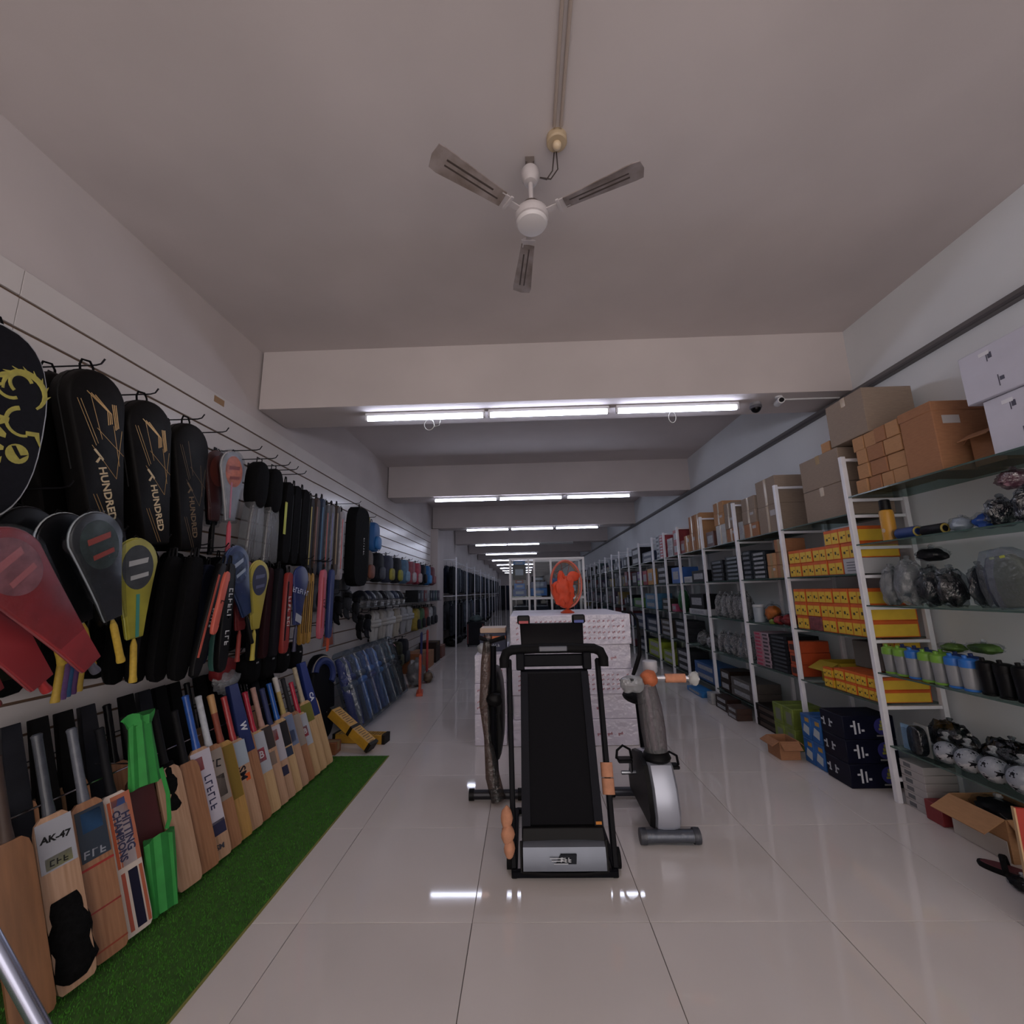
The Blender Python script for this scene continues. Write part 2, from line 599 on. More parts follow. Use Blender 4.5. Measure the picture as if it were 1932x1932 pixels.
# conduit, junction box, flex
con = thing('ceiling_conduit', 'pair of painted conduit pipes on the ceiling above the fan', 'conduit', (0.215, 0, 3.58))
for dx in (-0.016, 0.016):
    part('pipe', MB().cyl((dx, -2.1, -0.009), (dx, 1.68, -0.009), 0.008, n=8), mat('a89a90', 0.6), con)
jb = thing('ceiling_junction_box', 'round cream junction box on the ceiling beside the fan', 'junction box', (0.215, 1.74, 3.58))
part('box_body', MB().lathe([(0.05, 0.0), (0.05, -0.03), (0.044, -0.036), (0.005, -0.037)], 20), mat('b5a184', 0.5), jb)
part('knob', MB().sphere((0, 0.0, -0.045), 0.022), mat('cdb89a', 0.4), jb)
solid('hanging_flex', MB().tube([(0.215, 1.775, 3.54), (0.225, 1.83, 3.50), (0.19, 1.86, 3.475), (0.135, 1.845, 3.47)], 0.0035, 6).tube([(0.205, 1.78, 3.545), (0.20, 1.85, 3.515), (0.17, 1.87, 3.485), (0.135, 1.85, 3.475)], 0.0035, 6), mat('3a2f2b', 0.5), 'dark twin flex looping from the junction box to the fan', 'cable')

# ------------------------------------------------------------------ security cameras on the first beam
cc = thing('ceiling_dome_camera', 'dark dome security camera at the end of the lit tubes', 'camera', (2.13, 3.70, 3.03))
part('mount', MB().lathe([(0.045, 0), (0.045, -0.02), (0.035, -0.03), (0.01, -0.03)], 18), mat('8b8b90', 0.4), cc)
part('dome', MB().sphere((0, 0, -0.05), 0.042), BLACKG, cc)
part('lens_ring', MB().lathe([(0.05, -0.03), (0.05, -0.05), (0.043, -0.055), (0.043, -0.03)], 18), mat('6a6a70', 0.3, 0.5), cc)
cb = thing('ceiling_bullet_camera', 'white bullet security camera on the beam near the trunking', 'camera', (2.27, 3.58, 3.03))
part('mount', MB().lathe([(0.03, 0), (0.03, -0.012), (0.012, -0.016), (0.012, -0.04)], 16), WHITEP, cb)
part('barrel', MB().cyl((-0.015, -0.055, -0.055), (0.01, 0.05, -0.045), 0.028, n=18), WHITEP, cb)
part('lens', MB().cyl((-0.0165, -0.062, -0.0556), (-0.0145, -0.054, -0.055), 0.02, n=18), BLACKG, cb)
solid('ceiling_conduit', MB().cyl((2.30, 3.62, 3.021), (2.82, 3.62, 3.021), 0.008, n=8), WHITEP, 'thin white conduit under the beam beside the security cameras', 'conduit')

# ================================================================== LEFT WALL GOODS
WR = PI/2          # rotation for goods that face the aisle from the left wall
HOOK = mat('2a2a2e', 0.35, 0.8)
hook_me = MB().tube([(0.0, 0, 0), (0.32, 0, 0.0), (0.345, 0, 0.006), (0.36, 0, 0.03)], 0.004, 6).mesh('rod')
plate_me = MB().box((0.004, 0, 0.0), (0.008, 0.028, 0.06)).mesh('back_plate', 0.001)
def hook(y, z, what, L=1.0):
    t = thing('wall_hook', 'steel display hook holding %s' % what, 'hook', (XL, y, z))
    obj('rod', hook_me, HOOK, t).scale = (L, 1, 1)
    obj('back_plate', plate_me, HOOK, t)
    return t

def sup(w, h, n=28, e=2.6, z0=0.0):
    pts = []
    for i in range(n):
        a = 2*PI*i/n-PI/2
        c, s = math.cos(a), math.sin(a)
        pts.append((math.copysign(abs(c)**(2/e), c)*w/2, z0+h/2+math.copysign(abs(s)**(2/e), s)*h/2))
    return pts

def tear(w, h, wb, n=14, z0=0.0):
    """racket-bag outline: round wide head on top, narrow flat foot"""
    pts = [(-wb/2, z0), (wb/2, z0)]
    zc = z0+h-w/2*1.05
    for k in (0.25, 0.5, 0.75):
        pts.append((wb/2+(w/2-wb/2)*k**1.15, z0+(zc-z0)*k))
    for i in range(n+1):
        a = PI*i/n
        pts.append((w/2*math.cos(a), zc+w/2*1.05*math.sin(a)))
    for k in (0.75, 0.5, 0.25):
        pts.append((-(wb/2+(w/2-wb/2)*k**1.15), z0+(zc-z0)*k))
    return pts

def loop_handle(t, z, m, w=0.03):
    part('hang_loop', MB().tube([(-w, 0, z-0.02), (-w, 0, z+0.02), (-w*0.6, 0, z+0.045), (w*0.6, 0, z+0.045), (w, 0, z+0.02), (w, 0, z-0.02)], 0.005, 6), m, t)

# --- big oval bag with a yellow dragon-like crest
YEL = mat('a8a04a', 0.6, var=0.15, scale=40)
t = thing('hanging_racket_bag', 'black oval racket bag with yellow dragon crest and white piping', 'racket bag', (-1.87, 1.33, 1.67), rot=(0, 0, WR))
ov = sup(0.36, 0.70, 36, 2.5)
part('body', MB().puff(ov, -0.06, 0.06, 0.02, 0.025), mat('15151b', 0.75, var=0.2, scale=50, bump=0.1), t)
part('piping', MB().tube([(x, -0.042, z) for x, z in ov], 0.004, 6, closed=True), mat('b9bcc0', 0.4), t, 'white piping')
dr = MB()
def arc(cx, cz, r, a0, a1, n=14, rr=None):
    return [(cx+r*math.cos(a0+(a1-a0)*i/n), -0.062, cz+(rr or r)*math.sin(a0+(a1-a0)*i/n)) for i in range(n+1)]
dr.tube(arc(0.02, 0.50, 0.095, -0.8, 3.4), [0.006+0.010*math.sin(PI*i/14) for i in range(15)], 6)
dr.tube(arc(0.0, 0.53, 0.05, 0.5, 4.2), 0.009, 6)
dr.tube(arc(-0.045, 0.50, 0.06, 1.5, 5.4), 0.008, 6)
dr.tube(arc(0.035, 0.34, 0.07, 1.9, 5.2), [0.012-0.0004*i for i in range(15)], 6)
dr.tube([(0.06, -0.062, 0.29), (0.11, -0.062, 0.30), (0.135, -0.062, 0.24)], [0.012, 0.016, 0.002], 6)
for k in range(9):
    a = 0.4*k
    dr.tube([(0.02+0.1*math.cos(a), -0.061, 0.50+0.1*math.sin(a)), (0.02+0.125*math.cos(a+0.2), -0.061, 0.50+0.125*math.sin(a+0.2))], [0.008, 0.001], 5)
for v in range(len(dr.v)):
    q = dr.v[v]
    dr.v[v] = (0.072+0.70*q[0], -0.0605+(q[1]+0.062)*0.12, 0.475+(q[2]-0.48)*0.72)
part('dragon_crest', dr, YEL, t, 'yellow dragon-like crest')
lettering('MAX', 0.105, YEL, t, (0.012, -0.0615, 0.265), -PI/2, bold=0.004)
cr = MB().prism([(0.10+0.036*math.cos(a), 0.255+0.036*math.sin(a)) for a in [2*PI*i/20 for i in range(20)]], -0.0612, -0.0602)
ball = part('ball_emblem', cr, YEL, t, 'round yellow ball emblem')
part('emblem_slash', MB().prism([(0.078, 0.278), (0.09, 0.283), (0.11, 0.252), (0.134, 0.262), (0.11, 0.238), (0.094, 0.254)], -0.0622, -0.0613), mat('15151b', 0.75), ball)
loop_handle(t, 0.70, BLACKF)
t = thing('hanging_racket_bag', 'plain grey racket bag in plastic behind the dragon crest bag', 'racket bag', (-2.04, 1.42, 1.63), rot=(0, -0.06, WR))
part('body', MB().puff(sup(0.34, 0.72, 28, 2.6), -0.05, 0.05, 0.02, 0.02), mat('77787c', 0.6, var=0.3, scale=20, bump=0.2), t)
part('plastic_cover', MB().puff(sup(0.36, 0.74, 28, 2.6, -0.01), -0.058, 0.058, 0.02, 0.02), FILM, t)
loop_handle(t, 0.72, BLACKF)
hook(1.34, 2.486, 'the dragon crest racket bag')

# --- gold-lined racket bags
def gold_bag(loc, tilt, label, dim=False, plain=False):
    t = thing('hanging_racket_bag', label, 'racket bag', loc, rot=(0, tilt, WR), group='black racket bags on the top hooks')
    w, h = 0.27, 0.765
    ol = tear(w, h, 0.15)
    g = mat('6b5638', 0.45, 0.3) if dim else GOLD
    body = part('body', MB().puff(ol, -0.05, 0.05, 0.018, 0.015), mat('0d0b0b', 0.55, var=0.3, scale=30, bump=0.1), t)
    part('zip', MB().tube([(x*1.0, 0.0, z) for x, z in ol[2:-1]], 0.004, 5), BLACKP, t)
    if not plain:
        ln = MB()
        def L(a, b, r=0.0022):
            ln.tube([(a[0], -0.0508, a[1]), (b[0], -0.0508, b[1])], r, 4)
        if not dim:
            for d in (0.0, 0.018, 0.036):
                L((-0.055+d, 0.66-d*0.3), (0.035+d*0.5, 0.585-d*0.3), 0.003)
                L((0.035+d*0.5, 0.585-d*0.3), (0.035+d*0.5, 0.52+d*0.2), 0.003)
                L((0.06+d*0.5, 0.62), (0.07+d*0.4, 0.50+d*0.3), 0.003)
        for a, b in (((-0.10, 0.62), (-0.03, 0.42)), ((-0.085, 0.62), (-0.02, 0.43)), ((-0.04, 0.65), (0.0, 0.45)), ((-0.02, 0.50), (0.10, 0.38)),
                     ((0.06, 0.52), (0.075, 0.33)), ((-0.05, 0.42), (0.055, 0.27)), ((0.10, 0.5), (0.055, 0.27)), ((-0.06, 0.2), (0.0, 0.02)), ((-0.045, 0.2), (0.015, 0.02))):
            L(a, b, 0.0016)
        for v in range(len(ln.v)):
            q = ln.v[v]
            ln.v[v] = (q[0], -0.0503+(q[1]+0.0508)*0.2, q[2])
        part('gold_lines', ln, g, t, 'thin gold line print')
        lettering('HUNDRED', 0.052, g if dim else mat('c9b48e', 0.5), t, (0.005, -0.0508, 0.20), -PI/2+0.14, bold=0.0012)
        mk = MB()
        mk.prism([(-0.045, 0.40), (-0.035, 0.405), (0.0, 0.36), (-0.005, 0.35)], -0.0512, -0.0504).prism([(-0.04, 0.345), (-0.018, 0.372), (-0.012, 0.366), (-0.03, 0.34)], -0.0512, -0.0504)
        part('arrow_mark', mk, g if dim else mat('c9b48e', 0.5), t)
    part('shoulder_strap', MB().tube([(-0.05, 0.055, 0.66), (-0.06, 0.075, 0.5), (-0.05, 0.07, 0.25), (-0.03, 0.055, 0.12)], 0.008, 6), BLACKF, t)
    loop_handle(t, h, BLACKF)
    return t
gold_bag((-1.97, 1.93, 1.69), -0.23, 'black racket bag with bright gold lines beside the dragon crest bag')
gold_bag((-2.13, 1.89, 1.67), -0.20, 'plain black racket bag behind the first gold lined bag', plain=True)
gold_bag((-1.985, 2.22, 1.68), -0.21, 'black racket bag with bright gold lines, second from the dragon crest bag')
gold_bag((-2.145, 2.20, 1.66), -0.18, 'plain black racket bag behind the second gold lined bag', plain=True)
gold_bag((-2.02, 2.50, 1.68), -0.13, 'black racket bag with dull gold lettering beside the bright gold ones', dim=True)
gold_bag((-2.155, 2.49, 1.68), -0.10, 'black olive edged racket bag behind the dull gold one', plain=True)
hook(1.80, 2.486, 'the first gold lined racket bag')
hook(2.10, 2.486, 'the second gold lined racket bag')
hook(2.44, 2.486, 'the dull gold racket bag')

# --- rackets
def ell(w, h, n=28):
    return [(w/2*math.cos(2*PI*i/n), h/2*math.sin(2*PI*i/n)) for i in range(n)]
def racket(loc, tilt, label, frame, grip, cover=None, print_c=None, film_on=False, lean=0.0, group=None, name='hanging_racket', strings=True, art=None, full=False):
    t = thing(name, label, 'racket', loc, rot=(lean, tilt, WR), group=group)
    H, hw, hh = 0.66, 0.195, 0.245
    zc = H-hh/2
    part('frame', MB().tube([(x, 0, zc+z) for x, z in ell(hw, hh)], 0.006, 6, closed=True), frame, t)
    if strings:
        st = MB()
        for i in range(-6, 7):
            x = i*hw/14
            hz = hh/2*math.sqrt(max(0, 1-(2*x/hw)**2))
            st.box((x, 0, zc), (0.001, 0.001, 2*hz))
        for i in range(-7, 8):
            z = i*hh/16
            hx = hw/2*math.sqrt(max(0, 1-(2*z/hh)**2))
            st.box((0, 0, zc+z), (2*hx, 0.001, 0.001))
        part('strings', st, mat('c4c8ca', 0.4), t)
    part('shaft', MB().cyl((0, 0, 0.19), (0, 0, zc-hh/2+0.003), 0.0045, n=8), frame, t)
    part('grip', MB().lathe([(0.0155, 0.0), (0.0165, 0.01), (0.014, 0.03), (0.0135, 0.17), (0.010, 0.185), (0.006, 0.20)], 10), grip, t)
    if cover:
        ol = tear(hw+0.03, 0.63, 0.075, 14, 0.045) if full else tear(hw+0.03, 0.47, 0.07, 14, 0.205)
        c = part('cover', MB().puff(ol, -0.014, 0.014, 0.006, 0.006), cover, t)
        part('piping', MB().tube([(x, 0, z) for x, z in ol], 0.004, 5, closed=True), art[0] if art else frame, c)
        if print_c:
            part('print_disc', MB().prism([(x*0.86, zc+z*0.86) for x, z in ell(hw, hh)], -0.0152, -0.0142), print_c, c)
            if art:
                a = MB().prism([(-0.05, zc+0.03), (0.055, zc+0.045), (0.05, zc+0.02), (-0.05, zc+0.005)], -0.0165, -0.0153)
                a.prism([(-0.04, zc-0.04), (0.055, zc-0.025), (0.055, zc-0.045), (-0.04, zc-0.06)], -0.0165, -0.0153)
                part('print_bars', a, art[1], c)
    if film_on:
        ol = tear(hw+0.055, 0.50, 0.10, 14, 0.19)
        part('plastic_sleeve', MB().puff(ol, -0.02, 0.02, 0.008, 0.006), FILM, t)
    part('hang_loop', MB().tube([(-0.012, 0, H-0.002), (-0.012, 0, H+0.02), (0, 0, H+0.03), (0.012, 0, H+0.02), (0.012, 0, H-0.002)], 0.003, 6), BLACKP, t)
    return t
ORANGEP = mat('c0603c', 0.5, var=0.15, scale=30)
# top row
t = racket((-1.95, 2.78, 1.70), -0.06, 'racket with orange head print in a clear plastic sleeve', mat('b05a3c', 0.4), mat('b84a5a', 0.5), mat('8d8f94', 0.5, var=0.2, scale=14), mat('c4694a', 0.5, var=0.3, scale=30), True, art=(mat('c9c4c4', 0.3), mat('8f3c2c', 0.5)))
part('pink_stripe', MB().box((-0.02, -0.016, 0.34), (0.014, 0.002, 0.24)), mat('c4788a', 0.5), t)
racket((-2.04, 2.75, 1.70), -0.04, 'racket with dark red head print behind the orange one', mat('5a2a28', 0.4), BLACKP, mat('4c2422', 0.5), mat('7a3a30', 0.5), True)
racket((-2.13, 2.86, 1.69), -0.05, 'racket in dark cover and crinkled plastic behind the orange one', BLACKP, BLACKP, mat('26282c', 0.5), None, True)
hook(2.66, 2.486, 'the orange head print racket')

# hooded covers with clear lower sleeves
for i, (y, lab) in enumerate(((3.03, 'black hooded cover with a clear lower sleeve beside the orange racket'), (3.24, 'black hooded cover with a clear lower sleeve next to plain black bags'))):
    t = thing('hanging_hooded_cover', lab, 'racket cover', (-1.97, y, 1.66), rot=(0, 0.04-0.03*i, WR))
    part('hood', MB().puff(sup(0.17, 0.36, 24, 2.4, 0.38), -0.05, 0.05, 0.02, 0.02), BLACKF, t)
    part('clear_sleeve', MB().puff([(-0.085, 0.0), (0.085, 0.0), (0.08, 0.30), (0.055, 0.44), (-0.055, 0.44), (-0.08, 0.30)], -0.04, 0.04, 0.01, 0.01), FILM3, t)
    fr = MB()
    for k in range(4):
        fr.tube([(-0.05+k*0.034, 0.0, 0.02), (-0.035+k*0.024, 0, 0.40)], 0.006, 6)
    part('rod_bundle', fr, mat('4a4446', 0.4, var=0.2), t)
    part('hang_loop', MB().tube([(-0.03, 0, 0.73), (-0.03, 0, 0.77), (0.03, 0, 0.77), (0.03, 0, 0.73)], 0.004, 6), BLACKP, t)
    hook(y, 2.486, 'the hooded cover %s' % ('beside the orange racket' if i == 0 else 'next to the plain black bags'))
solid('price_tag', MB().box((0, 0, 0), (0.003, 0.03, 0.26)), mat('a9ad3c', 0.5), 'long yellow tag between the hooded covers and black bags', 'tag', (-1.90, 3.345, 2.02))

# plain black tall bags and slim covers on the upper row
def slim(loc, w, h, col, label, stripe=None, tilt=0.0, d=0.05, tail=None, letters=None, name='hanging_slim_cover', cat='racket cover', lcol=None, lsize=0.045, group=None):
    t = thing(name, label, cat, loc, rot=(0, tilt, WR), group=group)
    part('body', MB().puff(sup(w, h, 20, 4.0), -d/2, d/2, min(0.012, d*0.3), 0.008), col, t)
    if stripe:
        part('stripe', MB().box((-w*0.28, -d/2-0.0008, h*0.52), (w*0.2, 0.0016, h*0.72)), stripe, t)
    if tail:
        part('tail_tag', MB().box((0, 0, -0.05), (w*0.6, 0.004, 0.13)), tail, t)
    if letters:
        lettering(letters, lsize, lcol or mat('c4c4c4', 0.5), t, (w*0.1, -d/2-0.0008, h*0.5), -PI/2, bold=0.001)
    part('zip', MB().box((w*0.42, -d/2+0.002, h*0.5), (0.006, 0.006, h*0.7)), BLACKP, t)
    loop_handle(t, h, BLACKP, 0.012)
    return t
for i, (y, w) in enumerate(((3.43, 0.12), (3.56, 0.12), (3.70, 0.13))):
    slim((-1.97, y, 1.66), w, 0.68, BLACKF, 'plain tall black bag, %s from the hooded covers' % ords[i], d=0.10, name='hanging_black_bag', cat='bag')
    hook(y, 2.486, 'the %s plain tall black bag' % ords[i])
sl = [(3.86, 0.07, 'charcoal', '2a2a2c', None, 'yellow dotted', 'a89a4a'), (3.97, 0.08, 'brown topped', '3a2c26', '7a4a36', 'grey', None), (4.08, 0.07, 'dark blue', '1e2c44', '2e6a8a', 'blue', None),
      (4.19, 0.07, 'grey', '4a4a4e', 'b04a32', 'orange', None), (4.30, 0.07, 'silver grey', '66666a', '5a5a90', 'violet', None), (4.42, 0.08, 'brown', '3c3028', 'a08a60', 'tan', None), (4.55, 0.08, 'pale and red ended', '9a9498', 'c04038', 'red', None)]
for i, (y, w, cn, c1, c2, sn, lc) in enumerate(sl):
    slim((-1.97, y, 1.56+0.02*(i % 3)), w, 0.74, mat(c1, 0.6, var=0.25, scale=20), '%s slim cover with %s stripe on the upper hooks' % (cn, sn), stripe=mat(c2 or lc, 0.5), d=0.06)
    hook(y, 2.333, 'the %s slim cover with %s stripe' % (cn, sn), 0.9)
t = slim((-1.96, 5.02, 1.50), 0.46, 0.93, BLACKF, 'tall wide black kit bag with yellow edge and small white lettering', d=0.12, name='hanging_kit_bag', cat='bag', letters='FITNESS', lsize=0.05)
part('yellow_edge', MB().box((0.225, -0.02, 0.6), (0.012, 0.07, 0.5)), mat('a8a048', 0.6), t, 'yellow edge')
hook(5.02, 2.486, 'the tall wide black kit bag')

# --- second row: rackets fanned on long hooks
REDC = mat('8c2f34', 0.45, var=0.15, scale=12)
DRED = mat('6e1f26', 0.5, var=0.2, scale=12)
for i, (x, y, z, tl, c, lab) in enumerate(((-1.72, 1.76, 1.12, -0.74, REDC, 'red racket cover in shiny plastic, outermost on its hook'),
                                            (-1.80, 1.66, 1.07, -0.68, mat('8a2a30', 0.5), 'red racket cover with grey grip behind the shiny one'),
                                            (-1.88, 1.57, 1.04, -0.60, DRED, 'dark red racket cover nearest the slat boards'))):
    t = racket((x, y, z), tl, lab, mat('a8484c', 0.4), mat(('4a4a56', '9c2a2c', '6a2228')[i], 0.5), c, mat(('8a5a60', '7c2a30', '5a1c22')[i], 0.4, var=0.3, scale=18) if i < 2 else None, film_on=(i == 0), full=True, art=(mat('8a4a4e', 0.3), mat('b06a6c', 0.5)))
hook(1.46, 1.874, 'the red racket covers', 1.1)
t = thing('hanging_racket_bag', 'dark olive racket bag with yellow dot behind the silver edged covers', 'racket bag', (-2.08, 1.74, 1.10), rot=(0, -0.1, WR))
part('body', MB().puff(tear(0.30, 0.62, 0.16), -0.05, 0.05, 0.018, 0.015), mat('1c1c12', 0.6, var=0.4, scale=14), t)
part('yellow_dot', MB().prism([(x*0.15+0.02, 0.5+z*0.15) for x, z in ell(0.3, 0.3, 18)], -0.0515, -0.0503), mat('8a7a2a', 0.6), t)
loop_handle(t, 0.62, BLACKP)
SILV = mat('b4bcc0', 0.25, 0.3)
YGRIP = mat('b99a34', 0.6, var=0.12, scale=60)
racket((-1.80, 1.95, 1.13), -0.36, 'black racket cover with silver edge and orange print, yellow grip', SILV, YGRIP, mat('2a2e32', 0.3, var=0.3, scale=16), mat('33403e', 0.3, var=0.5, scale=20), True, art=(SILV, mat('9c4438', 0.4)))
racket((-1.88, 1.90, 1.12), -0.36, 'plain black silver edged racket cover behind the orange printed one, yellow grip', SILV, YGRIP, mat('0e0f12', 0.35), None, False, art=(SILV, SILV))
racket((-1.95, 1.84, 1.14), -0.40, 'black racket cover with yellow grip nearest the olive racket bag', mat('3a3c40', 0.3), YGRIP, mat('101113', 0.4))
hook(1.72, 1.874, 'the silver edged racket covers', 1.1)
for i, (y, g, cn) in enumerate(((1.90, 'a88a30', 'dull yellow'), (1.955, '6a4a80', 'lilac'), (2.005, '2a5a86', 'blue'), (2.06, '5e3a6e', 'purple'), (2.12, 'c0a040', 'bright yellow'))):
    racket((-2.02-0.032*i, y, 0.975), 0.0, 'dark racket with %s grip hanging low behind the yellow racket' % cn, mat('1a1a1e', 0.4), mat(g, 0.6, var=0.1, scale=60), None, strings=False)
YC = mat('9c9632', 0.45, var=0.15, scale=10)
t = racket((-1.85, 2.08, 1.02), -0.13, 'yellow racket in yellow cover with dark round print', mat('a8a23c', 0.4), YGRIP, YC, mat('3a3e40', 0.4, var=0.3, scale=16), False, art=(mat('b0b05a', 0.3), mat('a8aaa8', 0.5)))
part('teal_stripe', MB().box((0.0, -0.016, 0.31), (0.016, 0.003, 0.2)), mat('3f8a7e', 0.5), t)
hook(2.0, 1.721, 'the yellow racket', 1.1)
hook(2.3, 1.721, 'the black slim covers')
for i in range(8):
    slim((-2.16+0.046*i, 2.30+0.012*i-0.05*(i % 2), 0.975), 0.11, 0.66, BLACKF if i % 2 else BLACKP, 'plain black racket cover, %s from the slat boards on its hook' % ords[i], d=0.034, tilt=-0.03+0.012*i, stripe=mat('2c2c30', 0.4) if i in (3, 6) else None)
CORAL = mat('bf5a4a', 0.5)
slim((-1.79, 2.38, 0.98), 0.075, 0.64, BLACKP, 'slim black cover with coral red blade stripe, leaning', stripe=CORAL, tilt=0.22, d=0.03, letters='VECTOR', lcol=mat('b8b8b8', 0.5), lsize=0.03)
slim((-1.735, 2.42, 1.20), 0.05, 0.36, CORAL, 'short coral orange strip cover in front of the black covers', tilt=0.2, d=0.02, letters='I', lcol=BLACKP)
slim((-1.80, 2.60, 0.97), 0.085, 0.64, BLACKP, 'slim black cover with white lettering beside the coral ones', d=0.035, letters='YASAKA  PRO', lcol=mat('c8cacc', 0.4), lsize=0.05)
slim((-1.86, 2.64, 0.97), 0.10, 0.66, mat('39665e', 0.5), 'slim teal green cover behind the white lettered one', d=0.03, letters='SPIN', lcol=BLACKP)
hook(2.56, 1.721, 'the white lettered slim cover', 1.1)
for i in range(3):
    slim((-2.18+0.055*i, 2.72+0.03*i, 0.98), 0.13, 0.64, mat(('12141c', '101218', '161a2c')[i], 0.6), 'dark navy racket cover, %s from the slat boards behind the blue racket' % ords[i], d=0.045)
BLU = mat('25375e', 0.35, var=0.35, scale=14)
racket((-1.83, 2.93, 1.10), -0.42, 'blue racket cover with white streaks hanging at a slant', mat('2a3a60', 0.4), BLACKP, BLU, mat('3c4a68', 0.3, var=0.7, scale=26), True, art=(mat('4a5a84', 0.4), mat('a9b4c4', 0.4)))
hook(2.72, 1.721, 'the slanting blue racket cover', 1.1)
racket((-1.86, 3.00, 0.98), -0.02, 'yellow racket cover with dark blue disc beside the slanting blue one', mat('b0a040', 0.4), mat('b8a846', 0.5), mat('a89a3a', 0.5), mat('2c3048', 0.4), False, art=(mat('c0b44e', 0.4), mat('555a78', 0.4)))
racket((-1.93, 2.95, 0.98), -0.02, 'dark red racket cover behind the yellow one with blue disc', mat('7a2a2a', 0.4), mat('a04038', 0.5), mat('7a2226', 0.5))
racket((-2.0, 2.86, 0.99), 0.0, 'black racket with white and gold grip behind the dark red one', BLACKP, mat('a89ab4', 0.5), BLACKP)
hook(2.97, 1.721, 'the yellow racket cover with blue disc')
for i, y in enumerate((3.13, 3.21, 3.29)):
    slim((-1.95+0.03*i, y, 0.96), 0.075, 0.66, mat(('0e0e12', '2a1216', '14141a')[i], 0.6), '%s slim cover left of the white and red lettered one' % ('black', 'wine dark', 'charcoal')[i], d=0.05)
slim((-1.86, 3.38, 0.97), 0.09, 0.62, mat('8a2c28', 0.5), 'slim red cover with white block lettering', d=0.04, letters='GOLD CUP', lcol=mat('c8c8c8', 0.5), lsize=0.05, stripe=mat('14141c', 0.5))
t = racket((-1.84, 3.50, 0.97), 0.05, 'wide navy racket cover with white arrow lettering', mat('1c2858', 0.4), mat('3a3a50', 0.5), mat('1e2a5c', 0.45), None, False, art=(mat('2a3870', 0.4), WHITEP))
lettering('LI-NING', 0.06, mat('b4bcd0', 0.5), t, (0.0, -0.0155, 0.47), -0.1, bold=0.001)
part('pale_panel', MB().prism([(-0.05, 0.24), (0.045, 0.21), (0.05, 0.27), (-0.045, 0.30)], -0.0160, -0.0142), mat('a0a4ac', 0.5), t)
hook(3.5, 1.721, 'the wide navy racket cover')
for i, y in enumerate((3.66, 3.73, 3.80)):
    slim((-1.88, y, 1.00), 0.045, 0.60, mat(('a07a34', '8c6a2c', 'a88440')[i], 0.5, var=0.2, scale=20, stretch=(8, 8, 1)), '%s golden wooden carrom stick style cover beside the pink cover' % ords[i], d=0.03, stripe=mat('2a2016', 0.5))
slim((-1.84, 3.93, 1.02), 0.085, 0.62, mat('b45a6a', 0.45), 'slim pink cover with red lower half', d=0.04, stripe=mat('b03a34', 0.5), letters='ACE', lcol=BLACKP)
slim((-1.84, 4.10, 1.01), 0.075, 0.64, mat('2c3a6c', 0.45), 'slim blue cover with orange tail tag', d=0.04, tail=mat('c4502c', 0.5))
slim((-2.05, 4.02, 1.00), 0.14, 0.62, BLACKF, 'black cover behind the pink and blue slim covers', d=0.06)
for y, wh in ((3.72, 'the golden stick covers'), (4.02, 'the black cover behind the slim blue one'), (3.93, 'the slim pink cover'), (4.10, 'the slim blue cover')):
    hook(y, 1.721, wh, 1.3)

for i in range(13):
    slim((-2.255, 1.48+i*0.205, 1.00), 0.19, 0.70, BLACKF, 'flat black cover against the slat boards, %s from the red covers on the middle hooks' % ords[i], d=0.05, name='hanging_black_cover', group='flat black covers against the slat boards')
for i in range(4):
    slim((-2.262, 1.62+i*0.235, 1.79), 0.22, 0.66, BLACKF, 'flat black bag against the slat boards, %s from the dragon crest bag' % ords[i], d=0.04, name='hanging_black_cover', group='flat black bags against the slat boards')
